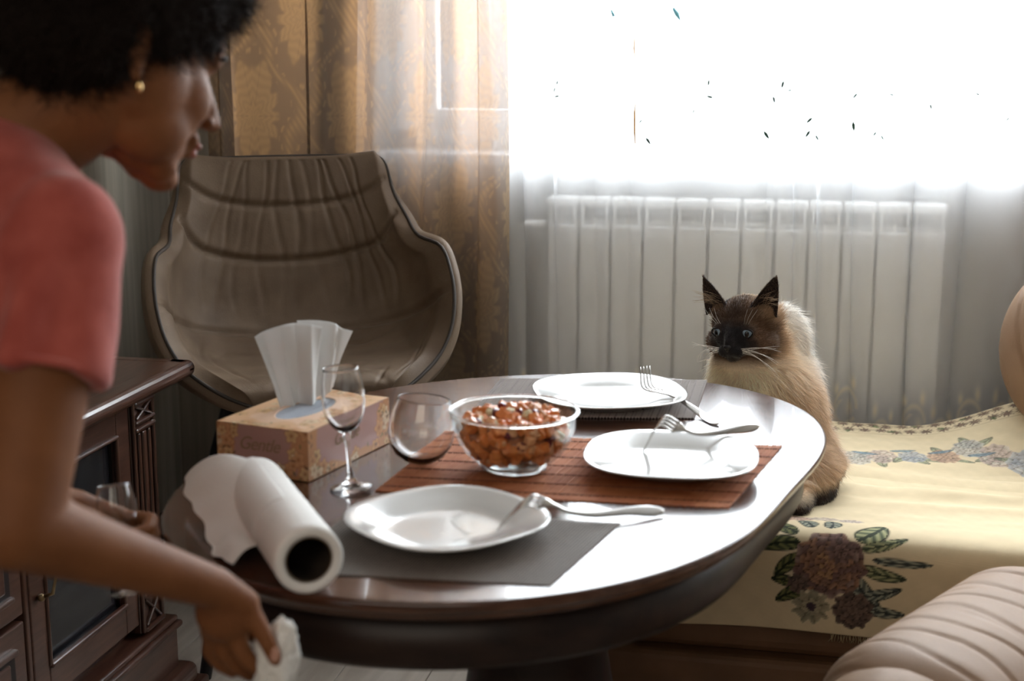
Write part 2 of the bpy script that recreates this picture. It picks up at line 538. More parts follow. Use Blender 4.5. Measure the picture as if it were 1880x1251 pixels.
# scroll embroidery: curling leaf shapes rising from the hem
def scrolls(x, z):
    out = np.zeros_like(x)
    r = np.random.default_rng(11)
    for k in range(42):
        cx = -1.05 + k * .072 + r.uniform(-.012, .012); h0 = .435 + r.uniform(-.03, .035)
        R0 = .030 + r.uniform(-.006, .010); sgn = 1 if k % 2 else -1
        dx = (x - cx) * sgn; dz = (z - h0)
        rho = np.sqrt((dx * 1.25) ** 2 + (dz * .72) ** 2); ph = np.arctan2(dz, dx)
        ring = np.exp(-((rho - R0) / .0055) ** 2) * (ph > -2.3)
        stem = np.exp(-((dx - R0 * .8 + (dz + .02) ** 2 * 9) / .005) ** 2) * (dz < .02) * (dz > -.12)
        tip = np.exp(-(((dx + .016) / .007) ** 2 + ((dz - .062 - .2 * dx) / .020) ** 2))
        tip2 = np.exp(-(((dx - .022) / .006) ** 2 + ((dz - .045) / .016) ** 2))
        leaf = np.exp(-(((dx + .01) / .009) ** 2 + ((dz + .005) / .022) ** 2)) * .8
        out = np.maximum(out, np.maximum.reduce([ring * .8, stem * .7, tip, tip2, leaf]))
    base = np.clip((.47 - z) / .06, 0, 1) * .25
    return np.clip(np.maximum(out, base) * (z < .62), 0, 1)
pat = scrolls(V[:, 0], V[:, 2])
def blossoms(x, z):
    out = np.zeros_like(x); r = np.random.default_rng(5)
    for k in range(16):
        cx = -.55 + k * .19 + r.uniform(-.03, .03); cz = 1.40 + r.uniform(-.04, .05); R0 = .018
        rho = np.hypot(x - cx, (z - cz) * .7)
        out = np.maximum(out, np.exp(-((rho - R0) / .004) ** 2) * .55)
    return out
pat = np.maximum(pat, blossoms(V[:, 0], V[:, 2]))
setattr_f(me, 'pat', pat)
sheer = link('sheer_curtain', me, M_sheer)
tag(sheer, 'white sheer curtain with embroidered scrolls along its hem, drawn across the bright window', 'curtain')
M_leaf = P('green_thread', (0.02, 0.06, 0.035), 0.8); M_orange = P('orange_thread', (0.75, 0.36, 0.10), 0.7); M_blue = P('blue_thread', (0.22, 0.55, 0.65), 0.7)
def on_sheer(px, py): return at(px, py, 1.0) * 0 + at(px, py, 3.37 / at(px, py, 1.0).y)
bmL = bmesh.new()
for (px, py, a, ln) in ((1018, 165, 80, 10), (1023, 152, 75, 9), (1022, 177, 10, 10), (1176, 223, 50, 9), (1190, 259, 125, 15), (1301, 152, 85, 11), (1303, 178, -15, 12), (1407, 248, 125, 17),
                        (1421, 183, 105, 12), (1437, 155, 78, 13), (1450, 166, 0, 8), (1486, 221, 45, 14), (1483, 246, 58, 14), (1500, 253, 120, 11), (1567, 232, 98, 17), (1570, 176, 52, 11),
                        (1637, 174, -10, 8), (1709, 196, 110, 9), (1795, 173, -25, 7), (1850, 219, 50, 7), (1273, 205, 60, 8), (1110, 182, 0, 6), (1606, 246, 55, 9), (1620, 253, 120, 9)):
    c = on_sheer(px, py); L_ = ln * .00140; W_ = L_ * .30; ca, sa = cos(radians(a)), sin(radians(a))
    ring = [(-.5, 0), (-.2, .42), (.15, .5), (.5, 0), (.15, -.5), (-.2, -.42)]
    vs = []
    for dy in (0, -.0008):
        vs.append([bmL.verts.new((c.x + (p * ca * L_ - q * sa * W_), c.y + dy, c.z + (p * sa * L_ + q * ca * W_))) for p, q in ring])
    bmL.faces.new(vs[0]); bmL.faces.new(vs[1][::-1])
    for i in range(6): bmL.faces.new((vs[0][i], vs[1][i], vs[1][(i + 1) % 6], vs[0][(i + 1) % 6]))
link('embroidered_leaves', frombm(bmL), M_leaf, sheer, smooth=False, kind='stuff')
link('embroidered_stem', tube([on_sheer(1168, 178), on_sheer(1165, 205), on_sheer(1165, 240), on_sheer(1166, 264)], [.0014, .0025, .0028, .0015], 6), M_orange, sheer)
link('embroidered_stem', tube([on_sheer(1165, 68), on_sheer(1164, 90), on_sheer(1166, 108)], [.0012, .002, .001], 6), M_orange, sheer)
link('embroidered_bud', tube([on_sheer(1236, 15), on_sheer(1243, 26), on_sheer(1249, 38)], [.003, .006, .001], 6), M_blue, sheer)
link('embroidered_bud', tube([on_sheer(1122, 18), on_sheer(1127, 30)], [.002, .004], 6), M_blue, sheer)

# drape: heavy damask curtain gathered left of the window
M_drape = cloth_trans('damask_drape', 'pat', (0.195, 0.152, 0.118), (0.30, 0.225, 0.145), 0.83, 0.87, 0.38, (1.42, 1.0, .64))
ctrl = [(-1.472, 3.315), (-1.462, 3.345), (-1.452, 3.35), (-1.441, 3.31), (-1.430, 3.30), (-1.421, 3.345), (-1.411, 3.35), (-1.400, 3.305), (-1.36, 3.295),
        (-1.28, 3.300), (-1.20, 3.297), (-1.163, 3.300), (-1.150, 3.325), (-1.12, 3.355), (-1.075, 3.350), (-1.052, 3.315), (-1.035, 3.300), (-1.012, 3.315), (-.985, 3.365),
        (-.945, 3.37), (-.928, 3.335), (-.915, 3.303), (-.890, 3.300), (-.876, 3.33), (-.862, 3.368), (-.812, 3.37), (-.800, 3.335), (-.788, 3.305), (-.755, 3.300), (-.735, 3.32), (-.728, 3.352)]
cv = spline(ctrl, 12)
arc = np.concatenate([[0], np.cumsum(np.hypot(*np.diff(cv, axis=0).T))])
nU = 460; sa_ = np.linspace(0, arc[-1], nU)
cx_ = np.interp(sa_, arc, cv[:, 0]); cy_ = np.interp(sa_, arc, cv[:, 1])
zv = np.concatenate([np.linspace(.02, .5, 12), np.linspace(.51, 1.48, 240), np.linspace(1.5, 2.585, 12)])
SS, ZV = np.meshgrid(sa_, zv)
XX = np.broadcast_to(cx_, SS.shape) + .010 * np.sin(ZV * 2.3 + SS * 5) * (SS > .42) - .03 * np.clip(1.1 - ZV, 0, 1) * np.exp(-((SS - .62) / .25) ** 2)
YY = np.broadcast_to(cy_, SS.shape) + .004 * np.sin(ZV * 5 + SS * 17)
V = np.stack([XX, YY, ZV], -1).reshape(-1, 3)
def damask(a, z):
    """ogee lattice with a palmette medallion in each cell; a across, z up"""
    per_a, per_z = .26, .46
    out = np.zeros_like(a)
    for sh in (0, 1):
        u = (a + sh * per_a / 2) / per_a; v = (z + sh * per_z / 2) / per_z
        u = (u - np.round(u)) * per_a; v = (v - np.round(v)) * per_z
        au = np.abs(u); rho = np.hypot(u * 1.35, v * .78); phi = np.arctan2(v, au)
        edge = .078 * (1 + .13 * np.cos(10 * phi) + .32 * np.clip(np.sin(phi), 0, 1) ** 4 - .05 * np.cos(21 * phi))
        body = 1 / (1 + np.exp((rho - edge) / .0022))
        petals = .5 + .5 * np.sin(rho * 330 - 3.0 * np.cos(7 * phi))
        vein = np.exp(-(np.abs(np.sin(4.5 * phi)) * rho / .0042) ** 2)
        out = np.maximum(out, body * (.62 + .38 * petals) - .35 * body * vein * (rho > .02))
    u = a / (per_a / 1.0); v = z / per_z
    og = np.cos(2 * pi * u) + np.cos(2 * pi * v) + .38 * np.sin(6 * pi * v) * np.sin(2 * pi * u)
    band = np.exp(-((og) / .20) ** 2) * (.65 + .35 * np.sin(a * 420 + z * 260))
    curl = np.exp(-((np.abs(og) - .42) / .09) ** 2) * (np.sin(a * 190) * np.sin(z * 150) > .25) * .8
    return np.clip(np.maximum(out, np.maximum(band * .85, curl)), 0, 1)
me = npmesh(V, grid_faces(nU, len(zv)))
setattr_f(me, 'pat', damask(SS.ravel() - .276, ZV.ravel() - 1.155))
dr = link('drape_curtain', me, M_drape)
tag(dr, 'beige damask drape with gold medallions hanging left of the window behind the shell armchair', 'curtain')

# ------------------------------------------------------------------ cabinet along the left wall
M_cab = wood('red_brown_cabinet', (0.040, 0.015, 0.009), (0.080, 0.033, 0.020), 'y', 5, 0.32, coat=0.5, crough=.15, grain=14)
M_cabv = wood('red_brown_cabinet_upright', (0.043, 0.017, 0.010), (0.085, 0.036, 0.021), 'z', 5, 0.32, coat=0.5, crough=.15, grain=14)
M_cabdark = P('cabinet_recess', (0.012, 0.007, 0.006), 0.5)
M_smoke = P('smoked_glass', (0.012, 0.012, 0.014), 0.06, coat=.6)
M_brass = P('aged_brass', (0.28, 0.20, 0.11), 0.35, metal=1.0)
CX = -1.27
cab = empty('tv_cabinet', (CX, 1.80, 0.0), 0, 'low dark red-brown wooden cabinet with glass door and carved corner pilaster, left behind the person', 'cabinet')
def cbx(name, xa, xb, ya, yb, za, zb, mat=M_cab, bev=.003, par=cab, seg=2):
    return box(name, ((xa + xb) / 2 - (0), (ya + yb) / 2 - 1.80, (za + zb) / 2), (xb - xa, yb - ya, zb - za), mat, par, bev, seg)
D0 = -.43
# carcass made of panels (x measured from the front face)
bm = bmesh.new()
YA, YB = 1.49, 2.52
for (xa, xb, ya, yb, za, zb) in ((D0, -.025, YB - .02, YB - .002, .16, .665), (D0, -.025, YA, YA + .02, .16, .665), (D0, D0 + .012, YA, YB, .16, .665),
                                 (D0, -.025, YA, YB, .16, .18), (D0, -.025, YA, YB, .645, .665), (D0, -.03, 2.035, 2.053, .18, .65)):
    box_into(bm, ((xa + xb) / 2, (ya + yb) / 2 - 1.8, (za + zb) / 2), (xb - xa, yb - ya, zb - za), .001, 1)
link('carcass', frombm(bm), M_cab, cab, smooth=False)
# top board with rounded moulded edge
prof = [(-.02, 0), (.03, 0), (.052, .006), (.062, .018), (.058, .028), (.045, .034), (-.02, .036)]
bm = bmesh.new()
box_into(bm, ((D0 + .03) / 2, (1.44 + 2.60) / 2 - 1.8, .683), (.03 - D0, 1.16, .032), .004, 2)
box_into(bm, (.030, 2.03 - 1.8, .683), (.060, 1.18, .034), .015, 4)
box_into(bm, (D0 / 2 + .03, 2.595 - 1.8, .683), (.06 - D0, .05, .034), .015, 4)
link('top_board', frombm(bm), M_cab, cab, smooth=False)
cbx('cornice', -.02, .018, 1.48, 2.535, .652, .668, bev=.006, seg=3)
# pilaster on the right corner
pil = cbx('pilaster', -.05, .004, 2.432, 2.522, .178, .652, M_cabv)
def pchild(name, *a, **k):
    o = cbx(name, *a, par=pil, **k)
    o.location = Vector(o.location) - Vector(pil.location)
    return o
for (ya, yb) in ((2.432, 2.440), (2.514, 2.522)): pchild('edge_bead', .004, .012, ya, yb, .18, .65, mat=M_cabv, bev=.003)
for (ya, yb) in ((2.452, 2.462), (2.470, 2.486), (2.494, 2.504)): pchild('reed', .004, .011, ya, yb, .262, .585, mat=M_cabv, bev=.004)
for (za, zb) in ((.588, .598), (.604, .612), (.640, .650), (.180, .190), (.250, .258)): pchild('cross_bead', .004, .016, 2.436, 2.518, za, zb, mat=M_cab, bev=.004)
for zc, hh in ((.6265, .026), (.2195, .056)):
    for sgn in (-1, 1):
        L_ = math.hypot(.064, hh); a = math.atan2(hh, .064) * sgn
        o = box('carved_cross', (.008 - (-.023), 2.477 - 2.477, zc - .415), (.010, L_, .005), M_cabv, pil, .002, 1, rot=Matrix.Rotation(a, 3, 'X'))
# glass door
dy0, dy1, dz0, dz1 = 2.045, 2.428, .200, .648
bm = bmesh.new()
for (ya, yb, za, zb) in ((dy0, 2.095, dz0, dz1), (2.377, dy1, dz0, dz1), (2.095, 2.377, dz0, .258), (2.095, 2.377, .600, dz1)):
    box_into(bm, (-.008, (ya + yb) / 2 - 1.8, (za + zb) / 2), (.022, yb - ya, zb - za), .003, 2)
door = link('door', frombm(bm), M_cab, cab, smooth=False)
box('glass_pane', (-.012, 2.236 - 1.8, .43), (.005, .288, .35), M_smoke, door, bev=0)
for (ya, yb, za, zb) in ((2.095, 2.377, .256, .266), (2.095, 2.377, .594, .602)):
    box('glass_bead', (.004, (ya + yb) / 2 - 1.8, (za + zb) / 2), (.012, yb - ya, zb - za), M_cab, door, .004, 3)
for (ya, yb) in ((2.093, 2.101), (2.371, 2.379)):
    box('glass_bead', (.002, (ya + yb) / 2 - 1.8, .43), (.010, yb - ya, .34), M_cabv, door, .004, 3)
h = link('handle', tube([(.012, 2.072 - 1.8, .398), (.030, 2.074 - 1.8, .405), (.034, 2.085 - 1.8, .44), (.030, 2.092 - 1.8, .475), (.012, 2.094 - 1.8, .48)], [.004, .0035, .003, .0035, .004], 10), M_brass, door)
link('handle_knob', remesh([('e', (.010, 2.071 - 1.8, .397), (.007, .007, .007))], .0015, 0), M_brass, door)
cbx('divider', -.02, .004, 2.028, 2.041, .18, .652, M_cabv)
# drawers to the left: raised panel fronts
for zi, (za, zb) in enumerate(((.205, .375), (.387, .648))):
    for yi, (ya, yb) in enumerate(((1.50, 2.022),)):
        d = cbx('drawer', -.02, .004, ya, yb, za, zb)
        cb = Vector(d.location)
        for (a, b_, c_, e_) in ((ya + .035, yb - .035, zb - .045, zb - .035), (ya + .035, yb - .035, za + .035, za + .045)):
            box('panel_bead', (.016, (a + b_) / 2 - 1.8 - cb.y, (c_ + e_) / 2 - cb.z), (.012, b_ - a, e_ - c_), M_cab, d, .003, 2)
        box('field_recess', (.0125, 0, 0), (.003, yb - ya - .075, zb - za - .075), M_cabdark, d, bev=0)
        box('field', (.014, 0, 0), (.008, yb - ya - .11, zb - za - .11), M_cab, d, .004, 2)
        box('drawer_pull', (.028, 0, 0), (.02, .09, .010), M_brass, d, .004, 2)
# plinth: stepped mouldings and skirting with bracket foot
cbx('plinth_moulding', -.03, .022, 1.47, 2.560, .160, .172, bev=.005, seg=3)
cbx('plinth_moulding', -.03, .030, 1.465, 2.566, .146, .160, bev=.006, seg=3)
cbx('plinth', D0, .020, 1.48, 2.556, .055, .148)
cbx('plinth_skirt', D0, .050, 1.46, 2.590, .018, .062, bev=.018, seg=4)
cbx('plinth_skirt', D0, .064, 1.45, 2.606, .0, .024, bev=.006, seg=3)

# ------------------------------------------------------------------ shell armchair behind the table
def chair_mat():
    m = P('taupe_leather', (0.125, 0.085, 0.055), 0.55, var=0.0, col2=(0.16, 0.112, 0.074), vscale=14, bump=0.25, bscale=260, spec=.25)
    return m
M_chair = chair_mat()
M_pipe = P('dark_piping', (0.045, 0.036, 0.03), 0.6)
M_leg = P('black_steel', (0.012, 0.012, 0.016), 0.35)
ch = empty('shell_armchair', (-1.13, 3.0, 0.0), radians(208.9), 'taupe leather shell armchair with pleated back, between the cabinet and the drape', 'chair')
rows = [  # centre (y, z), rim (x, y, z)
    ((-.205, 1.068), (.222, -.195, 1.066)), ((-.200, 1.045), (.240, -.170, 1.046)), ((-.190, .985), (.250, -.135, .985)), ((-.180, .92), (.270, -.080, .93)),
    ((-.170, .85), (.280, -.010, .895)), ((-.155, .78), (.312, .075, .880)), ((-.135, .71), (.322, .125, .832)),
    ((-.095, .655), (.320, .165, .775)), ((-.020, .622), (.305, .195, .715)), ((.080, .612), (.275, .220, .665)), ((.180, .612), (.235, .245, .632)),
    ((.245, .605), (.190, .268, .606)), ((.278, .585), (.140, .280, .585))]
cen = spline([r[0] for r in rows], 12); rim = spline([r[1] for r in rows], 12)
nr = len(cen); nc = 141
tt = np.linspace(0, 1, nr)[:, None]; aa = np.linspace(-1, 1, nc)[None, :]
flat = np.clip(1 - tt * 3.0, 0, 1)
fx = flat * aa + (1 - flat) * np.sin(aa * pi / 2)
fy = (1 - flat) * (1 - np.cos(aa * pi / 2)) ** 1.5 + flat * np.abs(aa) ** 2.6
fz = np.abs(aa) ** 2.4 * np.ones_like(tt)
XX = rim[:, 0:1] * fx
YY = cen[:, 0:1] + (rim[:, 1:2] - cen[:, 0:1]) * fy
ZZ = cen[:, 1:2] + (rim[:, 2:3] - cen[:, 1:2]) * fz
G = np.stack([XX, YY, ZZ], -1)
def gnorm(G):
    du = np.gradient(G, axis=1); dv = np.gradient(G, axis=0)
    N = np.cross(du, dv); return N / (np.linalg.norm(N, axis=-1, keepdims=True) + 1e-12)
N = gnorm(G)
if N[nr // 4, nc // 2, 1] < 0: N = -N          # towards the sitter
T = np.broadcast_to(tt, (nr, nc)); A = np.broadcast_to(aa, (nr, nc))
# padding: two horizontal seams across the back, gathered vertical pleats, plump seat and arms
zrow = ZZ
d = np.zeros((nr, nc))
seam1 = .952 + .065 * A ** 2; seam2 = .825 + .125 * A ** 2
def groove(v, w_): return np.exp(-(v / w_) ** 2)
back = 1 / (1 + np.exp((T - .52) / .02))
d -= .011 * groove(zrow - seam1, .007) * back * (np.abs(A) < .97)
d -= .013 * groove(zrow - seam2, .007) * back * (np.abs(A) < .97)
d -= .010 * groove(T - .60 + .05 * A ** 2, .012)          # back/seat junction
rs = np.random.default_rng(4)
for k in range(11):
    a0 = -.62 + k * .112 + rs.uniform(-.02, .02); wv = rs.uniform(.010, .02); dp = rs.uniform(.002, .0055)
    wob = .02 * np.sin(zrow * 22 + k * 2) + rs.uniform(-.12, .12) * (zrow - .9)
    fade = back * np.clip((.6 - T) * 8, 0, 1) * (zrow < 1.055)
    d -= dp * groove(A - a0 - wob, wv) * fade
    d += dp * .15 * groove(A - a0 - wob - 2.1 * wv, wv) * fade
for k in range(26):                                    # creases of the gathered seat and arms
    t0 = rs.uniform(.55, .95); a0 = rs.uniform(-.95, .95); L_ = rs.uniform(.08, .2); an = rs.uniform(-.6, .6) + (1.2 if abs(a0) > .5 else 0)
    uu = (A - a0) * cos(an) + (T - t0) * 2 * sin(an); vv = -(A - a0) * sin(an) + (T - t0) * 2 * cos(an)
    d -= rs.uniform(.002, .005) * np.exp(-(uu / L_) ** 2 - (vv / .022) ** 2)
d += .005 * fbm(G.reshape(-1, 3), 9, 3, .4).reshape(nr, nc)
edge = np.minimum(1, np.minimum((1 - np.abs(A)) / .10, np.minimum(T / .05, (1 - T) / .06)))
plump = .030 * np.sin(np.clip(edge, 0, 1) * pi / 2)
inner = G + N * (d * np.clip(edge * 1.4, 0, 1) + plump)[..., None]
outer = G - N * (.018 + .010 * np.sin(np.clip(edge, 0, 1) * pi / 2))[..., None]
F = grid_faces(nc, nr); m = nr * nc; idx = np.arange(m).reshape(nr, nc)
fs = [F, F[:, ::-1] + m]
for line in (idx[0], idx[-1][::-1], idx[:, 0][::-1], idx[:, -1]):
    a, b = line[:-1], line[1:]; fs.append(np.stack([a, a + m, b + m, b], 1))
me = npmesh(np.concatenate([inner.reshape(-1, 3), outer.reshape(-1, 3)]), np.concatenate(fs))
shell = link('shell', clean(me, 1e-6), M_chair, ch)
loop = list(G[0, :]) + list(G[1:, -1]) + list(G[-1, ::-1][1:]) + list(G[::-1, 0][1:])
loop = [Vector(p) for p in loop][::3]
link('piping', tube(loop + [loop[0]], .0042, 6), M_pipe, shell)
for sx, sy in ((-1, -1), (1, -1), (-1, 1), (1, 1)):
    link('leg', tube([(sx * .13, .03 + sy * .12, .575), (sx * .20, .03 + sy * .19, .30), (sx * .265, .03 + sy * .25, 0.0)], [.024, .020, .013], 14), M_leg, ch)
box('seat_mount', (0, .04, .572), (.30, .28, .03), M_leg, ch, .006)

# ------------------------------------------------------------------ sofa, throw
M_leather = P('beige_leather', (0.27, 0.17, 0.108), 0.55, var=0.0, col2=(0.315, 0.205, 0.135), vscale=7, bump=0.18, bscale=300, spec=.22)
M_base = P('brown_sofa_base', (0.16, 0.085, 0.045), 0.55, var=0.15, vscale=10, bump=.1, bscale=200)
sofa = empty('sofa', (.40, 2.85, 0.0), 0, 'beige leather sofa with pleated rolled arms under the floral tapestry throw', 'sofa')
box('seat_base', (0, .01, .345), (1.62, .84, .21), M_base, sofa, .03, 4)
box('plinth', (0, .0, .135), (1.60, .86, .215), M_base, sofa, .015, 3)
for x in (-.72, .72):
    for y in (-.36, .36):
        link('foot', lathe([(0, 0), (.022, 0), (.026, .01), (.022, .028), (0, .028)], 20), M_leg, sofa, loc=(x, y, 0))

def bolster(name, a, b, rx, rz, pitch, depth, par, power=2.3, endr=.10, wob=0.0):
    """padded roll from a to b with stitched pleats around it"""
    a, b = np.array(a, float), np.array(b, float); L_ = np.linalg.norm(b - a); ax = (b - a) / L_
    up = np.array([0, 0, 1.0]); side = np.cross(ax, up); side /= np.linalg.norm(side); up = np.cross(side, ax)
    nt, ns = int(L_ / .0045), 96
    t = np.linspace(0, 1, nt); x = t * L_
    e = np.minimum(x, L_ - x) / endr
    cap = np.where(e < 1, np.sqrt(np.clip(1 - (1 - e) ** 2, 0, 1)), 1); cap = np.maximum(cap, 1e-3)
    ph = np.linspace(0, 2 * pi, ns, endpoint=False)
    PHI, TX = np.meshgrid(ph, x); CP = np.broadcast_to(cap[:, None], PHI.shape)
    c, s_ = np.cos(PHI), np.sin(PHI)
    rr = (np.abs(c) ** power + np.abs(s_) ** power) ** (-1 / power)
    shift = wob * np.sin(PHI * 2)
    q = ((TX + shift + .006 * np.sin(PHI * 3 + TX * 40)) % pitch) / pitch
    pl = depth * np.exp(-(np.minimum(q, 1 - q) * pitch / .0032) ** 2) - depth * .22 * np.sin(q * pi) ** .5
    q2 = ((TX * 1.0 + .4 * pitch + shift) % (pitch * 1.7)) / (pitch * 1.7)
    pl = pl + depth * .4 * np.exp(-(np.minimum(q2, 1 - q2) * pitch * 1.7 / .004) ** 2) * (np.sin(PHI * 2 + TX * 23) > -.2)
    Rr = rr * CP - pl / rx * CP
    Pn = a + TX[..., None] * ax + (c * Rr * rx)[..., None] * side + (s_ * Rr * rz)[..., None] * up
    F = grid_faces(ns, nt, wrap=True)
    V = Pn.reshape(-1, 3)
    me = npmesh(V, F)
    return link(name, clean(me, 1e-4), M_leather, par)
OX = Vector((.40, 2.85, 0))
# rolled arm nearest to the camera
arm = empty('armrest', Vector((.215, 2.01, .040)) - OX); arm.parent = sofa
tag(arm, 'pleated beige rolled arm at the near end of the sofa')
ax = np.array([.50, .866, 0]); bx = np.array([.866, -.5, 0])
def apt(t, s, z): return np.array([.0, -.12, 0]) + ax * t + bx * s + np.array([0, 0, z])
bolster('roll', apt(-.25, .020, .375), apt(.345, .020, .375), .150, .150, .056, .0036, arm, 2.4, .12, .012)
bolster('roll', apt(-.25, .300, .360), apt(.345, .300, .360), .150, .145, .056, .0036, arm, 2.4, .12, .012)
fp = remesh([('e', apt(-.20, .02, .36), (.145, .145, .155), None), ('e', apt(-.20, .30, .35), (.145, .145, .15), None)], .006, 6)
link('front_panel', fp, M_leather, arm)
bm = bmesh.new(); box_into(bm, tuple(apt(.06, .17, .14)), (.56, .50, .36), .03, 4, rot=Matrix.Rotation(radians(-30), 3, 'Z')); link('arm_base', frombm(bm), M_leather, arm)
# far arm against the curtain
bolster('back_roll', (.010, .365, .67), (.62, .26, .70), .135, .22, .060, .009, sofa, 2.2, .22, .02)
# right-hand back of the sofa, outside the frame
box('backrest', (.70, -.05, .62), (.20, .70, .42), M_leather, sofa, .07, 5)

# tapestry throw
M_throw = vcol_mat('tapestry', 0.9, weave=0.12, wscale=1900)
TXa, TXb = -.43, 1.02
path = spline([(2.392, .315), (2.388, .36), (2.382, .42), (2.378, .462), (2.395, .490), (2.44, .497), (2.52, .487), (2.66, .472), (2.85, .468), (3.05, .468), (3.20, .470), (3.268, .470), (3.300, .455)], 10)
parc = np.concatenate([[0], np.cumsum(np.hypot(*np.diff(path, axis=0).T))]); PL = parc[-1]
nx, nv = 520, 400
xs = np.linspace(TXa, TXb, nx); vv = np.linspace(0, PL, nv)
py_ = np.interp(vv, parc, path[:, 0]); pz_ = np.interp(vv, parc, path[:, 1])
Xg, Vg = np.meshgrid(xs, vv); Yg = np.repeat(py_[:, None], nx, 1); Zg = np.repeat(pz_[:, None], nx, 1)
def sst(x): x = np.clip(x, 0, 1); return x * x * (3 - 2 * x)
top = sst((Vg - .20) / .1)
Zg = Zg + top * (.085 * sst((Xg - .22) / .34) * sst((Yg - 2.95) / .30) + .30 * sst((Xg - .84) / .1) )
wr = .0045 * np.sin(Yg * 52 + 3 * np.sin(Xg * 5) + Xg * 4) * np.exp(-((Yg - 2.82) / .16) ** 2) + .006 * fbm(np.stack([Xg.ravel() * .6, Yg.ravel() * 1.6], 1), 5, 4, .9).reshape(Xg.shape)
wr += .010 * np.exp(-((Yg - 2.62 - .10 * (Xg - .1)) / .035) ** 2) * sst((Xg - .05) / .15) + .008 * np.exp(-((Yg - 2.74 + .2 * (Xg - .3)) / .03) ** 2) * sst((Xg - .15) / .1)
Zg = Zg + top * np.maximum(wr, -.003)
Yg = Yg - (1 - top) * (.006 + .007 * np.sin(Xg * 14) * (1 - Vg / .2).clip(0, 1))
Zg = Zg + (1 - top) * .004 * np.sin(Xg * 9 + 1)
def cl(*c): return np.array(c, float)
base = cl(.62, .505, .325)
Cc = np.broadcast_to(base, Xg.shape + (3,)).copy()
Cc *= (1 + .05 * fbm(np.stack([Xg.ravel(), Vg.ravel()], 1), 60, 3, 1.7).reshape(Xg.shape))[..., None]
def blend(mask, col):
    global Cc
    mk = np.clip(mask, 0, 1)[..., None]
    Cc = Cc * (1 - mk) + np.asarray(col) * mk
def leaf(cx, cv, ang, L_, W_, c1, c2, op=1.0):
    c, s_ = cos(ang), sin(ang); dx = (Xg - cx); dv = (Vg - cv)
    u = (dx * c + dv * s_) / L_; v = (-dx * s_ + dv * c) / W_
    v = v + .25 * np.sin(u * 3)
    half = np.sqrt(np.clip(u * (1 - u) * 4, 0, 1)) * (1 - .35 * u)
    inside = (u > 0) & (u < 1)
    mk = inside * sst((half - np.abs(v)) / .18 + .3)
    t = (.5 + .5 * np.sin(u * 26 + np.abs(v) * 9))[..., None]
    col = np.asarray(c1) * t + np.asarray(c2) * (1 - t)
    col = np.where((np.abs(v) < .12)[..., None], np.asarray(c2) * .5, col)
    col = np.where(((half - np.abs(v)) < .16)[..., None], np.asarray(c2) * .35, col)
    blend(mk * op, col)
def bloom(cx, cv, R, cols, rings=6, np0=7, seed=0, op=1.0, squash=1.0, rag=.12):
    r = np.random.default_rng(seed)
    dx, dv = Xg - cx, (Vg - cv) / squash
    rho = np.hypot(dx, dv) / R; ph = np.arctan2(dv, dx)
    lim = 1 + rag * np.cos(ph * 9 + seed) + rag * .6 * np.cos(ph * 14 + 2)
    mask = sst((lim - rho) / .06 + .5)
    k = np.clip(np.floor(rho * rings / lim), 0, rings - 1)
    n = np0 + k * 2; off = k * 1.7 + seed
    cell = (ph / (2 * pi) * n + off); fcell = cell - np.floor(cell)
    arc_ = rho * rings / lim - k + .55 * (1 - (2 * fcell - 1) ** 2)      # scalloped outer petal edge
    idn = np.floor(cell) * 3.7 + k * 11.3
    h = (np.sin(idn * 12.9898) * 43758.5453) % 1.0
    cols = np.array(cols); nb_ = len(cols)
    ii = np.clip((h * .55 + (k / rings) * .45) * nb_, 0, nb_ - 1e-3)
    c0 = cols[ii.astype(int)]
    shade = .62 + .45 * np.clip(arc_ - .35, 0, 1)
    line = np.exp(-((arc_ - .22) / .12) ** 2) + np.exp(-((fcell - .02) / .07) ** 2) * .8
    veins = .08 * np.sin(fcell * 30)
    c0 = c0 * (shade + veins)[..., None] * (1 - .68 * np.clip(line, 0, 1))[..., None]
    blend(mask * op, c0)
PEO = [(.36, .20, .105), (.30, .16, .10), (.23, .13, .09), (.17, .10, .085), (.26, .17, .14)]
GRN = ((.17, .17, .065), (.035, .045, .022)); GR2 = ((.34, .33, .17), (.07, .085, .05)); GRY = ((.30, .30, .22), (.055, .065, .06))
# front posy: main chrysanthemum at x=.075, falling over the front edge
fx0, fv0 = .052, .130
for (dx, dv, a, L_, W_, g) in ((-.055, .055, 2.7, .075, .020, GRN), (-.05, .035, 3.3, .07, .018, GRN), (-.045, .015, 3.9, .065, .018, GRN), (.045, .045, .9, .075, .030, GR2), (.05, .03, .35, .085, .012, GR2),
                              (.05, .0, -.2, .08, .016, GR2), (.042, -.02, -.9, .075, .020, GRY), (.03, -.05, -1.3, .06, .016, GRN), (-.04, -.052, 3.6, .055, .016, GRN), (-.05, -.045, 2.9, .05, .014, GRN),
                              (.055, -.055, .3, .07, .013, GRY), (.06, -.075, -.1, .07, .013, GRY), (0, .075, 1.6, .05, .02, GRY), (-.03, .075, 2.1, .05, .02, GRY), (.07, .015, .0, .10, .010, GRY)):
    leaf(fx0 + dx, fv0 + dv, a, L_, W_, *g)
bloom(fx0 - .105, fv0 + .125, .036, [(.52, .33, .22), (.42, .26, .18), (.55, .42, .30)], 4, 6, 3, squash=.8)
bloom(fx0 - .060, fv0 + .140, .030, [(.50, .34, .24), (.38, .25, .20)], 4, 6, 5, squash=.8)
bloom(fx0 - .012, fv0 + .150, .026, [(.50, .40, .33), (.36, .28, .25)], 3, 6, 6, squash=.7, op=.8)
bloom(fx0 + .035, fv0 + .140, .022, [(.45, .36, .33), (.30, .24, .24)], 3, 6, 8, squash=.7, op=.8)
bloom(fx0, fv0, .060, PEO, 7, 7, 1, squash=1.0, rag=.05)
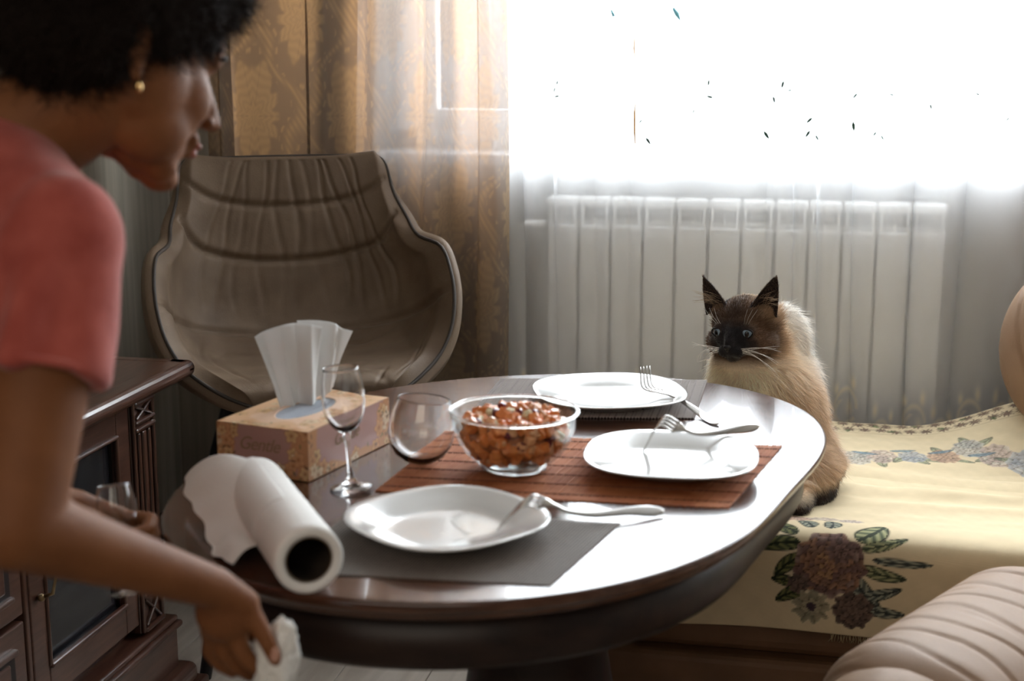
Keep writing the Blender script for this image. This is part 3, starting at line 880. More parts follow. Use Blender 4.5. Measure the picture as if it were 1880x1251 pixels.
bloom(fx0 + .018, fv0 + .026, .022, [(.20, .12, .10), (.13, .085, .075)], 2, 8, 4)
bloom(fx0 - .052, fv0 - .040, .018, [(.15, .10, .08), (.10, .07, .06)], 2, 4, 14)
bloom(fx0 - .028, fv0 - .082, .030, [(.30, .26, .17), (.24, .22, .15)], 2, 6, 12, op=.9)
bloom(fx0 - .028, fv0 - .082, .008, [(.06, .04, .05)], 1, 6, 2)
bloom(fx0 + .042, fv0 - .082, .034, [(.16, .105, .08), (.11, .075, .06)], 4, 6, 9, rag=.06)
# the middle band of pale roses across the top
vm = np.interp(3.03, path[:, 0], parc)
r = np.random.default_rng(21)
PALE = [[(.62, .47, .40), (.55, .42, .36), (.68, .58, .48)], [(.46, .45, .46), (.38, .39, .42), (.55, .53, .50)], [(.58, .36, .25), (.48, .30, .22)], [(.60, .55, .48), (.48, .44, .40)]]
for k in range(24):
    cx = -.30 + k * .058 + r.uniform(-.01, .01); cv_ = vm + r.uniform(-.05, .045)
    for j in range(3):
        leaf(cx, cv_, r.uniform(0, 6.28), r.uniform(.04, .08), .016, (.30, .33, .20), (.12, .15, .11), .8)
    bloom(cx, cv_, r.uniform(.030, .044), [tuple(q * .80 for q in c) for c in PALE[k % 4]], 4, 6, 30 + k, op=.8, squash=1.5, rag=.05)
for k in range(4):
    leaf(.10 + k * .08, vm + .02 * sin(k), r.uniform(-.5, .5), .06, .010, (.20, .30, .34), (.10, .17, .22), .8)
# border of small brown sprigs along the back hem
vb = PL - .070
for k in range(44):
    for row, dv in ((0, -.018), (1, .018)):
        cx = TXa + .02 + k * .034 + row * .017 + r.uniform(-.004, .004)
        bloom(cx, vb + dv + r.uniform(-.004, .004), .0125, [(.20, .12, .09), (.14, .085, .07), (.26, .18, .12)], 2, 5, k + row * 50, op=.9, rag=.35)
        if k % 3 == row: leaf(cx, vb + dv, r.uniform(0, 6.28), .02, .006, (.18, .24, .10), (.08, .12, .05), .8)
for dvv in (-.042, .040):
    blend(np.exp(-((Vg - vb - dvv) / .0018) ** 2) * .55, (.34, .26, .16))
V = np.stack([Xg, Yg, Zg], -1)
Nn = gnorm(V); Nn = np.where((Nn[nv // 2, nx // 2, 2] < 0), -Nn, Nn)
V2 = V - Nn * .004
F = grid_faces(nx, nv); m = nx * nv
sub = [F, F[:, ::-1] + m]; idx = np.arange(m).reshape(nv, nx)
for line in (idx[0], idx[-1][::-1], idx[:, 0][::-1], idx[:, -1]):
    a, b = line[:-1], line[1:]; sub.append(np.stack([a, a + m, b + m, b], 1))
me = npmesh(np.concatenate([V.reshape(-1, 3), V2.reshape(-1, 3)]), np.concatenate(sub))
setattr_c(me, 'col', np.concatenate([Cc.reshape(-1, 3)] * 2))
throw = link('tapestry_throw', me, M_throw)
tag(throw, 'cream tapestry throw woven with brown flowers, spread over the sofa seat beside the cat', 'throw')
M_fringe = P('fringe_thread', (.38, .30, .17), .9)
fl_ = []
for k in range(150):
    x = .06 + k * .003 + random.uniform(-.001, .001); y = 2.385 + random.uniform(-.002, .002); z = .318
    fl_.append(([(x, y, z), (x + random.uniform(-.003, .003), y - .003, z - .007), (x + random.uniform(-.005, .005), y - .002, z - .014)], [.0008, .0008, .0004]))
link('fringe', tubes(fl_, 4), M_fringe, throw, kind='stuff')

# ------------------------------------------------------------------ dining table
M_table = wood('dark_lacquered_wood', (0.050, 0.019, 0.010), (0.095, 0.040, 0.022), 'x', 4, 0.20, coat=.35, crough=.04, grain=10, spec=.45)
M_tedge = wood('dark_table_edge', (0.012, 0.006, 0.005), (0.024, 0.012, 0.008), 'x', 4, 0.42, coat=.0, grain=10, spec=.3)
TC = Vector((-.386, 1.895, 0))
tbl = empty('dining_table', TC, 0, 'oval dark brown lacquered dining table with reflective top, laid with plates and mats', 'table')
edge_pts = [(-.69, 2.262), (-.589, 2.350), (-.455, 2.412), (-.332, 2.440), (-.20, 2.425), (-.120, 2.385), (-.045, 2.318), (.008, 2.235), (.030, 2.140), (.024, 2.02), (-.005, 1.838), (-.045, 1.690),
            (-.105, 1.540), (-.170, 1.445), (-.257, 1.382), (-.338, 1.350), (-.423, 1.336), (-.507, 1.336), (-.599, 1.365), (-.700, 1.435), (-.775, 1.56), (-.802, 1.70), (-.806, 1.83), (-.795, 1.98), (-.765, 2.13)]
ep = np.array(edge_pts) - np.array([TC.x, TC.y])
ang = np.arctan2(ep[:, 1], ep[:, 0]); rr_ = np.hypot(ep[:, 0], ep[:, 1])
cols_ = [np.ones_like(ang)]
for k in range(1, 6): cols_ += [np.cos(k * ang), np.sin(k * ang)]
co_, *_r = np.linalg.lstsq(np.stack(cols_, 1), rr_, rcond=None)
def outline(n, inset=0.0):
    a = np.linspace(0, 2 * pi, n, endpoint=False)
    c_ = [np.ones_like(a)]
    for k in range(1, 6): c_ += [np.cos(k * a), np.sin(k * a)]
    r_ = np.stack(c_, 1) @ co_
    p = np.stack([r_ * np.cos(a), r_ * np.sin(a)], 1)
    t = np.roll(p, -1, 0) - np.roll(p, 1, 0); nrm = np.stack([t[:, 1], -t[:, 0]], 1); nrm /= np.linalg.norm(nrm, axis=1, keepdims=True)
    return p - nrm * inset
def slab(prof, n=160, cap_top=True, cap_bot=True):
    V, Fc = [], []
    for ins, z in prof:
        for x, y in outline(n, ins): V.append((x, y, z))
    for i in range(len(prof) - 1):
        for k in range(n):
            k2 = (k + 1) % n; Fc.append((i * n + k2, i * n + k, (i + 1) * n + k, (i + 1) * n + k2))
    if cap_top: Fc.append(tuple(range(n)))
    if cap_bot: Fc.append(tuple(reversed(range((len(prof) - 1) * n, len(prof) * n))))
    return mesh(V, Fc)
top = link('tabletop', slab([(.0045, .7500), (.0015, .7492), (0, .7465), (0, .7400), (.002, .7365), (.006, .7345), (.008, .731), (.008, .7285), (.014, .7245), (.022, .7215), (.030, .7205)]), M_table, tbl, smooth=False)
for p in top.data.polygons: p.use_smooth = len(p.vertices) < 6
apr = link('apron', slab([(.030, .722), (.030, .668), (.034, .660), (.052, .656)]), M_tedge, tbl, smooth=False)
for p in apr.data.polygons: p.use_smooth = len(p.vertices) < 6
ped = lathe([(0, .0), (.20, 0), (.21, .03), (.16, .07), (.085, .12), (.075, .20), (.105, .28), (.115, .36), (.100, .45), (.105, .52), (.135, .57), (.150, .61), (.150, .66), (0, .66)], 64)
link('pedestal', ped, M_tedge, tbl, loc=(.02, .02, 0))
for a in (0.4, 1.97, 3.54, 5.11):
    c, s_ = cos(a), sin(a)
    link('foot', tube([(.02 + c * .12, .02 + s_ * .12, .09), (.02 + c * .22, .02 + s_ * .22, .07), (.02 + c * .33, .02 + s_ * .33, .026)], [.045, .036, .026], 14), M_tedge, tbl)
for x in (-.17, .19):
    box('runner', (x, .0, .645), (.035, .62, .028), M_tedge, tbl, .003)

ZT = .7502
# ------------------------------------------------------------------ placemats
def quad_mat(name, corners, strips, mat, mat2, label, along='v', thick=.0022, ratio=.8):
    """woven mat between four world corners (ccw), built of strips plus binding threads"""
    c = [Vector((p[0], p[1], 0)) for p in corners]; ctr = sum(c, Vector()) / 4
    t = empty(name, (ctr.x, ctr.y, ZT), 0, label, 'placemat', 'woven placemats on the dining table')
    def pt(u, v): return (c[0] * (1 - u) * (1 - v) + c[1] * u * (1 - v) + c[2] * u * v + c[3] * (1 - u) * v) - ctr
    V, Fc = [], []
    r = random.Random(5)
    for i in range(strips):
        a0, a1 = i / strips, (i + ratio) / strips
        e0, e1 = r.uniform(-.004, .004), 1 + r.uniform(-.004, .004)
        z1 = thick * (1 + .18 * math.sin(i * 2.4) + r.uniform(-.08, .08))
        if along == 'v': q = [pt(a0, e0), pt(a1, e0), pt(a1, e1), pt(a0, e1)]
        else: q = [pt(e0, a0), pt(e1, a0), pt(e1, a1), pt(e0, a1)]
        b = len(V)
        m0, m1 = (q[0] + q[1]) / 2, (q[2] + q[3]) / 2
        V += [(*p.xy, .0003) for p in q] + [(m0.x, m0.y, z1), (m1.x, m1.y, z1)]
        V += [((p.x * .75 + mm.x * .25), (p.y * .75 + mm.y * .25), z1 * .8) for p, mm in ((q[0], m0), (q[1], m0), (q[2], m1), (q[3], m1))]
        Fc += [(b, b + 6, b + 9, b + 3), (b + 6, b + 4, b + 5, b + 9), (b + 4, b + 7, b + 8, b + 5), (b + 7, b + 1, b + 2, b + 8), (b, b + 1, b + 7, b + 4, b + 6), (b + 3, b + 9, b + 5, b + 8, b + 2), (b + 3, b + 2, b + 1, b)]
    me = mesh(V, Fc); me.materials.append(mat)
    link('slats', me, None, t, smooth=False, kind='stuff')
    # cross threads
    V, Fc = [], []; n2 = mat2[1]
    for i in range(n2):
        a = (i + .5) / n2; w_ = mat2[2] / n2
        p = [pt(0, a - w_), pt(1, a - w_), pt(1, a + w_), pt(0, a + w_)] if along == 'v' else [pt(a - w_, 0), pt(a - w_, 1), pt(a + w_, 1), pt(a + w_, 0)]
        b = len(V)
        V += [(*q.xy, .0004) for q in p] + [(*q.xy, thick * 1.28) for q in p]
        Fc += [(b + 4, b + 5, b + 6, b + 7), (b, b + 1, b + 5, b + 4), (b + 1, b + 2, b + 6, b + 5), (b + 2, b + 3, b + 7, b + 6), (b + 3, b, b + 4, b + 7), (b + 3, b + 2, b + 1, b)]
    me = mesh(V, Fc); me.materials.append(mat2[0])
    link('weft_threads', me, None, t, smooth=False, kind='stuff')
    return t
M_grey1 = P('grey_woven', (.055, .047, .050), .85, var=.2, vscale=90, spec=.1); M_grey2 = P('pale_weft', (.42, .38, .36), .85, spec=.1)
M_bam1 = P('red_brown_bamboo', (.34, .105, .038), .65, var=0, col2=(.46, .17, .07), vscale=30, spec=.15); M_bam2 = P('brown_weft', (.12, .045, .025), .7)
M_gb1 = P('grey_brown_woven', (.115, .092, .078), .8, var=.2, vscale=90, spec=.12); M_gb2 = P('grey_brown_weft', (.20, .17, .145), .6)
quad_mat('placemat', [(-.513, 2.088), (-.168, 2.149), (-.168, 2.415), (-.520, 2.355)], 70, M_grey1, (M_grey2, 40, .20), 'grey woven placemat with a fine grid, under the farthest plate', 'v')
quad_mat('placemat', [(-.541, 1.692), (-.088, 1.716), (-.030, 2.020), (-.520, 1.985)], 130, M_bam1, (M_bam2, 7, .010), 'red-brown slatted bamboo placemat in the middle of the table under the glass bowl', 'v')
quad_mat('placemat', [(-.560, 1.390), (-.258, 1.411), (-.212, 1.632), (-.545, 1.612)], 150, M_gb1, (M_gb2, 80, .20), 'grey-brown finely woven placemat at the near edge of the table', 'u', thick=.0014)

# ------------------------------------------------------------------ plates
M_china = P('white_opal_glass', (.60, .60, .585), .12, coat=.6, crough=.03)
def plate_mesh(R, n=2.6, seg=96):
    prof = [(.0, .0060), (.30, .0060), (.52, .0064), (.60, .0078), (.66, .0110), (.72, .0140), (.82, .0175), (.92, .0210), (.985, .0228), (1.0, .0222), (.992, .0205),
            (.92, .0180), (.80, .0140), (.68, .0085), (.60, .0030), (.56, .0006), (.52, .0006), (.50, .0030), (0, .0030)]
    V, Fc = [], []
    for r_, z in prof:
        for k in range(seg):
            a = 2 * pi * k / seg
            sq = (abs(cos(a)) ** n + abs(sin(a)) ** n) ** (-1 / n)
            f = 1 + (sq - 1) * min(1, max(0, (r_ - .3) / .4)); rr = max(r_, 1e-4) * R * f
            V.append((rr * cos(a), rr * sin(a), z))
    for i in range(len(prof) - 1):
        for k in range(seg):
            k2 = (k + 1) % seg; Fc.append((i * seg + k, i * seg + k2, (i + 1) * seg + k2, (i + 1) * seg + k))
    return clean(mesh(V, Fc), 2e-4)
pm = plate_mesh(.122)
pm.materials.append(M_china)
def plate(px, py, rz, mz, label, sc=1.0):
    p = on(px, py, ZT + mz + .018)
    o = link('plate', pm, None, None, loc=(p.x, p.y, ZT + mz), rot=(0, 0, rz)); o.scale = (sc, sc, 1)
    tag(o, label, 'plate', 'rounded white dinner plates')
    return o
plate(1118, 720, radians(20), .003, 'rounded white plate on the grey woven mat at the far end of the table')
plate(1232, 837, radians(2), .003, 'rounded white plate on the bamboo mat, right of the salad bowl', .965)
plate(821, 953, radians(52), .002, 'rounded white plate nearest the camera, beside the paper towel roll', .925)

# ------------------------------------------------------------------ forks
M_steel = P('stainless_steel', (.62, .60, .58), .13, metal=1.0)
def fork(pts, tip, width_dir, label, flip=1):
    """pts: handle end ... head base (world); tip: tine tips"""
    p0 = Vector(pts[0])
    t = empty('fork', (p0.x, p0.y, p0.z), 0, label, 'fork', 'steel forks resting on the plates')
    P_ = spline([tuple(Vector(p) - p0) for p in pts], 10); n = len(P_)
    wv = Vector(width_dir).normalized()
    u = np.linspace(0, 1, n)
    wd = np.interp(u, [0, .04, .12, .35, .62, .80, .90, 1], [.004, .0085, .0098, .0062, .0032, .0034, .0085, .0112])
    thk = np.interp(u, [0, .1, .6, 1], [.0012, .0013, .0017, .0010])
    V, Fc = [], []
    for i in range(n):
        d = Vector(P_[min(i + 1, n - 1)] - P_[max(i - 1, 0)]).normalized(); nn = d.cross(wv).normalized(); c = Vector(P_[i])
        for a in range(10):
            th_ = 2 * pi * a / 10; V.append(c + wv * cos(th_) * wd[i] + nn * sin(th_) * thk[i])
    for i in range(n - 1):
        for k in range(10):
            k2 = (k + 1) % 10; Fc.append((i * 10 + k, i * 10 + k2, (i + 1) * 10 + k2, (i + 1) * 10 + k))
    Fc.append(tuple(range(10))[::-1]); Fc.append(tuple(range((n - 1) * 10, n * 10)))
    link('handle', mesh(V, Fc), M_steel, t)
    hb = Vector(P_[-1]); d0 = Vector(P_[-1] - P_[-2]).normalized(); tp = Vector(tip) - p0
    Lh = (tp - hb).length
    for k in (-1.5, -.5, .5, 1.5):
        a = hb - d0 * .004 + wv * k * .0058; b = hb + d0 * Lh * .45 + wv * k * .0056; c = tp + wv * k * .0050
        link('tine', tube([tuple(q) for q in spline([a, b, c], 6)], list(np.linspace(.0019, .0009, 13)), 8), M_steel, t)
    return t
h0 = on(1316, 779, ZT + .0025); d0 = (h0 - Vector((0, 0, CAM_H))).length
fork([h0, at(1290, 762, 2.215), at(1255, 738, 2.245), at(1232, 727, 2.262), at(1214, 722, 2.278), at(1204, 717, 2.290)], at(1184, 673, 2.325), (.93, .30, .12),
     'fork with upturned tines on the rim of the farthest plate')
h0 = on(1393, 787, ZT + .026)
fork([h0 + Vector((0, 0, .001)), on(1352, 789, ZT + .031), on(1310, 796, ZT + .030), on(1278, 797, ZT + .034), on(1258, 790, ZT + .042), on(1238, 783, ZT + .050)], on(1184, 824, ZT + .013), (.35, .65, .55),
     'fork lying face down across the plate on the bamboo mat')
h0 = on(1218, 941, ZT + .004)
fork([h0, on(1165, 938, ZT + .009), on(1095, 945, ZT + .010), on(1045, 940, ZT + .016), on(1015, 927, ZT + .030), on(990, 924, ZT + .038)], on(918, 966, ZT + .014), (.25, .8, .45),
     'fork lying face down on the plate nearest the camera')

# ------------------------------------------------------------------ salad in a glass bowl
M_bowl = thin_glass('bowl_glass', (.97, .985, .98)); M_glass = glass('clear_glass')
bc = on(940, 860, ZT + .003); bc = Vector((bc.x + .003, bc.y, ZT + .0028))
bowl = empty('glass_bowl', bc, 0, 'round clear glass bowl of diced vegetable salad, left of the middle plate', 'bowl')
outer_p = [(.000, .000), (.040, .000), (.044, .003), (.050, .010), (.066, .024), (.0775, .042), (.0835, .060), (.0855, .076), (.0865, .080), (.0862, .0825)]
inner_p = [(.0835, .0828), (.0825, .079), (.0815, .076), (.0800, .060), (.074, .043), (.063, .027), (.047, .0135), (.0400, .0100), (.0, .0100)]
link('bowl_wall', lathe(outer_p + inner_p, 72), M_bowl, bowl)
link('rim', lathe([(.0868 + .0020 * cos(a), .0815 + .0022 * sin(a)) for a in np.linspace(0, 2 * pi, 10, endpoint=False)], 72, closed=True), M_glass, bowl)
link('foot_ring', lathe([(.041 + .0045 * cos(a), .004 + .0038 * sin(a)) for a in np.linspace(0, 2 * pi, 10, endpoint=False)], 60, closed=True), M_glass, bowl)
sal = empty('salad', bc + Vector((0, 0, .010)), 0, 'diced carrot, potato and beet salad heaped inside the glass bowl', 'salad')
M_car = P('carrot', (.62, .16, .035), .38, var=0, col2=(.72, .26, .08), vscale=60, coat=.3); M_pot = P('potato', (.66, .55, .34), .45, var=.12, vscale=50, coat=.2); M_beet = P('beetroot', (.14, .02, .03), .35, coat=.3)
M_car2 = P('pale_carrot', (.62, .30, .14), .4, var=.1, vscale=50, coat=.3); M_dres = P('dressing', (.38, .13, .05), .5, var=.25, vscale=60, coat=.3)
core = remesh([('e', (0, 0, .020), (.050, .050, .0185), None), ('e', (0, 0, .036), (.064, .064, .022), None)], .003, 4)
link('dressing', core, M_dres, sal)
def chunk(seed, ax_, mat):
    bm = bmesh.new(); box_into(bm, (0, 0, 0), ax_, .0022, 1); r = random.Random(seed)
    for v in bm.verts: v.co += Vector((r.uniform(-1, 1), r.uniform(-1, 1), r.uniform(-1, 1))) * .0008
    me = frombm(bm); me.materials.append(mat); return me
kinds = [('carrot_cube', [chunk(i, (.015, .014, .012 + .002 * i), M_car) for i in range(3)] + [chunk(9, (.013, .012, .013), M_car2)], 205),
         ('potato_piece', [chunk(20 + i, (.016, .013, .011), M_pot) for i in range(2)], 22), ('beet_piece', [chunk(30 + i, (.012, .010, .009), M_beet) for i in range(2)], 30)]
bag = [k for k in kinds for _ in range(k[2])]
random.Random(3).shuffle(bag)
rr = random.Random(12)
def bowl_in(z):  # inner radius at height z above the table, minus a clearance
    zs = [.010, .0135, .027, .043, .060, .076]; rs_ = [.040, .047, .063, .074, .080, .0815]
    return float(np.interp(z, zs, rs_))
for i, (nm, meshes, _n) in enumerate(bag):
    a = rr.uniform(0, 2 * pi)
    if i % 9 < 5:
        z = rr.uniform(.020, .058); rad_ = bowl_in(z) - .0105 - rr.uniform(0, .003); 
    else:
        rad_ = .070 * math.sqrt(rr.random()); z = .066 + .012 * (1 - (rad_ / .07) ** 2) + rr.uniform(-.006, .004)
    o = bpy.data.objects.new(nm, meshes[i % len(meshes)]); COL.objects.link(o); o.parent = sal
    o.location = (rad_ * cos(a), rad_ * sin(a), z - .010); o.rotation_euler = (rr.uniform(0, 3), rr.uniform(0, 3), rr.uniform(0, 3))

# ------------------------------------------------------------------ drinking glasses
def wineglass(name, loc, tilt, label, S=1.0, group='short-stemmed tulip glasses'):
    t = empty(name, loc, 0, label, 'glass', group); t.rotation_euler = tilt; t.scale = (S, S, S)
    out = [(.0001, .075), (.006, .0755), (.013, .079), (.020, .087), (.0255, .099), (.0280, .113), (.0282, .128), (.0262, .143), (.0236, .158), (.0232, .1605)]
    inn = [(.0224, .1605), (.0228, .158), (.0254, .143), (.0272, .128), (.0270, .113), (.0246, .0995), (.0190, .089), (.0120, .0825), (.0055, .080), (.0001, .0795)]
    link('glass_bowl_part', lathe(out + inn, 48), M_glass, t).name = 'cup'
    link('stem', lathe([(.0001, .0755), (.006, .0755), (.0052, .071), (.0036, .062), (.0031, .045), (.0034, .028), (.0048, .016), (.009, .0085), (.0001, .0085)], 32), M_glass, t)
    link('foot', lathe([(.0001, .0085), (.009, .0082), (.018, .0048), (.0265, .0022), (.0275, .0012), (.0265, .0), (.0001, .0)], 48), M_glass, t)
    return t
g0 = on(645, 899, ZT); wineglass('wine_glass', (g0.x, g0.y, ZT + .0022), (0, radians(-4), 0), 'small stemmed glass standing before the tissue box', 1.0)
sn = on(764, 860, ZT)
t = empty('tumbler', (sn.x, sn.y + .012, ZT + .0035), 0, 'rounded stemless glass leaning on the bamboo mat, left of the salad bowl', 'glass')
t.rotation_euler = (radians(-3), radians(5), 0)
out = [(.0001, .0), (.010, .0006), (.021, .004), (.034, .013), (.0430, .028), (.0462, .044), (.0450, .060), (.0415, .075), (.0365, .090), (.0362, .0915)]
inn = [(.0352, .0915), (.0355, .0898), (.0404, .0748), (.0438, .060), (.0449, .044), (.0416, .0295), (.032, .0155), (.019, .0085), (.009, .0065), (.0001, .006)]
link('cup', lathe(out + inn, 56), M_glass, t)

# ------------------------------------------------------------------ tissue box
A_, B_, C_ = Vector((-.781, 1.744, 0)), Vector((-.641, 1.712, 0)), Vector((-.595, 1.925, 0))
ux = (B_ - A_).normalized(); W_, L_, H_ = .146, .215, .068
ang_b = math.atan2(ux.y, ux.x)
tb = empty('tissue_box', (A_.x, A_.y, ZT + .0006), ang_b, 'peach cardboard tissue box printed with orange blossoms, before the armchair', 'box')
def boxcol(u, v, w_, h_, top=False, seed=0):
    """u,v metres on a face of size w_ x h_"""
    pts = np.stack([u.ravel(), v.ravel()], 1)
    r = np.random.default_rng(seed)
    mid = np.array([.42, .25, .22]) if not top else np.array([.74, .52, .38])
    col = np.broadcast_to(mid, u.shape + (3,)).copy()
    eu = np.minimum(u, w_ - u); ev = v if not top else np.minimum(v, h_ - v)
    nz = fbm(pts, 45, 2, seed + .3).reshape(u.shape)
    lim = (.026 + .010 * nz)
    ed = np.minimum(eu, ev * 1.6 + .008) if not top else np.minimum(eu, ev * .9)
    m_ = sst((lim - ed) / .006 + .5)[..., None]
    edge = np.array([.50, .26, .13]) if not top else np.array([.66, .42, .25])
    col = col * (1 - m_) + edge * m_
    n = 70 if top else 46
    for k in range(n):
        cx, cy = r.uniform(0, w_), r.uniform(0, h_)
        de = min(cx, w_ - cx, (cy * 1.6 + .01) if not top else min(cy, h_ - cy))
        if de > .030: continue
        R0 = r.uniform(.006, .012); rho = np.hypot(u - cx, v - cy) / R0; ph = np.arctan2(v - cy, u - cx)
        mk = sst((1 + .18 * np.cos(5 * ph + k) - rho) / .12)[..., None]
        base_ = np.array([[.66, .43, .22], [.62, .34, .17], [.72, .55, .36]][k % 3]) * (.72 + .28 * rho.clip(0, 1))[..., None]
        col = col * (1 - mk) + base_ * mk
        rim_ = np.exp(-((rho - 1 - .18 * np.cos(5 * ph + k)) / .10) ** 2)[..., None] * .45
        col = col * (1 - rim_) + np.array([.30, .12, .05]) * rim_
        ct = np.exp(-(rho / .22) ** 2)[..., None]; col = col * (1 - ct) + np.array([.30, .10, .03]) * ct
    for k in range(34 if not top else 26):
        cx, cy = r.uniform(0, w_), r.uniform(0, h_)
        if min(cx, w_ - cx, (cy * 1.6 + .01) if not top else min(cy, h_ - cy)) > .032: continue
        a = r.uniform(0, 3.14); du, dv = (u - cx) * cos(a) + (v - cy) * sin(a), -(u - cx) * sin(a) + (v - cy) * cos(a)
        mk = np.exp(-(du / .0035) ** 4 - (dv / .0013) ** 4)[..., None] * .85
        col = col * (1 - mk) + (np.array([.05, .03, .02]) if k % 3 else np.array([.10, .13, .04])) * mk
    return col
M_card = vcol_mat('printed_card', .35)
Vs, Fs, Cs = [], [], []; off = 0
def addface(nu_, nv_, fn, w_, h_, top=False, seed=0, hole=None):
    global off
    u, v = np.meshgrid(np.linspace(0, w_, nu_), np.linspace(0, h_, nv_))
    Vs.append(np.stack(fn(u, v), -1).reshape(-1, 3)); Cs.append(boxcol(u, v, w_, h_, top, seed).reshape(-1, 3))
    F = grid_faces(nu_, nv_)
    if hole is not None:
        uc = (u[:-1, :-1] + u[1:, 1:]).ravel() / 2; vc = (v[:-1, :-1] + v[1:, 1:]).ravel() / 2
        F = F[~hole(uc, vc)]
    Fs.append(F + off); off += nu_ * nv_
zero = lambda a: np.zeros_like(a)
addface(110, 52, lambda u, v: (u, zero(u), v), W_, H_, seed=1)
addface(160, 52, lambda u, v: (zero(u) + W_, u, v), L_, H_, seed=2)
addface(60, 26, lambda u, v: (W_ - u, zero(u) + L_, v), W_, H_, seed=3)
addface(80, 26, lambda u, v: (zero(u), L_ - u, v), L_, H_, seed=4)
addface(110, 160, lambda u, v: (u, v, zero(u) + H_), W_, L_, True, 5, hole=lambda u, v: ((u - W_ / 2) / .028) ** 2 + ((v - L_ / 2) / .062) ** 2 < 1)
addface(4, 4, lambda u, v: (u, L_ - v, zero(u)), W_, L_, True, 6)
me = npmesh(np.concatenate(Vs), np.concatenate(Fs)); setattr_c(me, 'col', np.concatenate(Cs))
cb_ = link('carton', me, M_card, tb, smooth=False)
mod = cb_.modifiers.new('t', 'SOLIDIFY'); mod.thickness = .0008; mod.offset = -1
M_film = cloth_trans('slot_film', None, (.75, .80, .88), None, .45, .45, .3)
film = sheet(24, 30, lambda u, v: (W_ / 2 + (u - .5) * .058, L_ / 2 + (v - .5) * .126, H_ - .0012 + 0 * u - .012 * np.exp(-((u - .5) / .12) ** 2) * np.sin(pi * v)), .0002)
link('slot_film', film, M_film, tb)
M_ink = P('brown_ink', (.26, .17, .10), .5)
def text(body, size, loc, rot, par, shear=.35, mat=None, name='printed_name'):
    cu = bpy.data.curves.new('txt', 'FONT'); cu.body = body; cu.size = size; cu.shear = shear; cu.align_x = 'CENTER'; cu.align_y = 'CENTER'; cu.extrude = .0001
    cu.space_character = .92
    o = bpy.data.objects.new('t', cu); COL.objects.link(o)
    dg = bpy.context.evaluated_depsgraph_get(); me_ = bpy.data.meshes.new_from_object(o.evaluated_get(dg))
    bpy.data.objects.remove(o); bpy.data.curves.remove(cu)
    return link(name, me_, mat or M_ink, par, smooth=False, loc=loc, rot=rot)
text('Gentle', .026, (W_ * .47, -.0006, H_ * .62), (pi / 2, 0, 0), tb)
text('Gentle', .026, (W_ + .0006, L_ * .45, H_ * .60), (pi / 2, 0, pi / 2), tb)
M_paper = cloth_trans('tissue_paper', None, (.80, .80, .79), None, .985, .985, .30)
def tissue(label, base_l, base_r, top_l, top_r, bulge, mid, seed):
    o0 = (Vector(base_l) + Vector(base_r)) / 2
    bl, br, tl, tr = [np.array(Vector(p) - o0) for p in (base_l, base_r, top_l, top_r)]
    nrm = np.cross(br - bl, tl - bl); nrm /= np.linalg.norm(nrm)
    def fn(u, v):
        w2 = v ** 1.15
        P0 = (bl[None, None] * (1 - u)[..., None] + br[None, None] * u[..., None]); P1 = (tl[None, None] * (1 - u)[..., None] + tr[None, None] * u[..., None])
        Q = P0 * (1 - w2)[..., None] + P1 * w2[..., None]
        arcq = np.sin(pi * u) * v ** 2 * mid
        fold = bulge * (np.abs(((u * 2.2 + seed) % 1) - .5) - .25) * (1.2 - .4 * v) + .004 * np.sin(u * 9 + v * 3 + seed)
        Q = Q + nrm * fold[..., None]; Q[..., 2] += arcq
        return Q[..., 0], Q[..., 1], Q[..., 2]
    o = link('tissue', sheet(40, 30, fn, .0005), M_paper, None, loc=o0)
    return tag(o, label, 'tissue', 'tissues pulled up out of the box')
zt = ZT + H_
M4 = Matrix.Translation((A_.x, A_.y, 0)) @ Matrix.Rotation(ang_b, 4, 'Z')
slot = M4 @ Vector((W_ / 2, L_ / 2, 0)); dS = (slot - Vector((0, 0, CAM_H)))
dz_ = 2.005
tissue('white tissue standing out of the box, the wider sheet in front', at(514, 752, dz_), at(580, 742, dz_ + .03), at(467, 619, dz_ - .02), at(594, 600, dz_ + .02), .020, .012, .2)
tissue('white tissue standing out of the box, half hidden behind the front sheet', at(566, 745, dz_ + .03), at(610, 712, dz_ + .07), at(548, 588, dz_ + .035), at(648, 608, dz_ + .06), .014, .006, .55)

# ------------------------------------------------------------------ paper towel roll
M_towel = P('paper_towel', (.78, .765, .735), .9, bump=.5, bscale=420)
M_core = P('cardboard_core', (.20, .145, .10), .9, bump=.2)
ra = on(568, 1030, ZT + .0375); rb = on(468, 893, ZT + .0375)
ra.z = rb.z = ZT + .0375; dR = rb - ra; LR = dR.length; azR = math.atan2(dR.y, dR.x)
roll = empty('paper_towel_roll', (ra.x, ra.y, ZT), azR, 'white paper towel roll lying on the near left edge of the table, its sheet unrolled', 'paper towel')
def annulus(r0, r1, L_, seg=72, rag=.0):
    V, Fc = lathe_vf([(r0, 0), (r1, 0), (r1, L_), (r0, L_)], seg, closed=True)
    return mesh([(z, y, x) for x, y, z in V], Fc)
def rollmesh(r0, r1, L_, seg=90, nl=30):
    prof = [(r0, 0.0), (r1 - .002, 0), (r1, .002)] + [(r1 + .0004 * sin(i * 1.9), .002 + (L_ - .004) * i / nl) for i in range(1, nl)] + [(r1, L_ - .002), (r1 - .002, L_), (r0, L_)]
    V, Fc = lathe_vf(prof, seg, closed=True)
    return mesh([(z, y, x) for x, y, z in V], Fc)
body_ = link('roll_body', clean(rollmesh(.0262, .0368, LR)), M_towel, roll, loc=(0, 0, .0376)); 
for p in body_.data.polygons: pass
link('cardboard_core', clean(rollmesh(.0248, .0262, LR - .004, 60, 4)), M_core, roll, loc=(.002, 0, .0376))
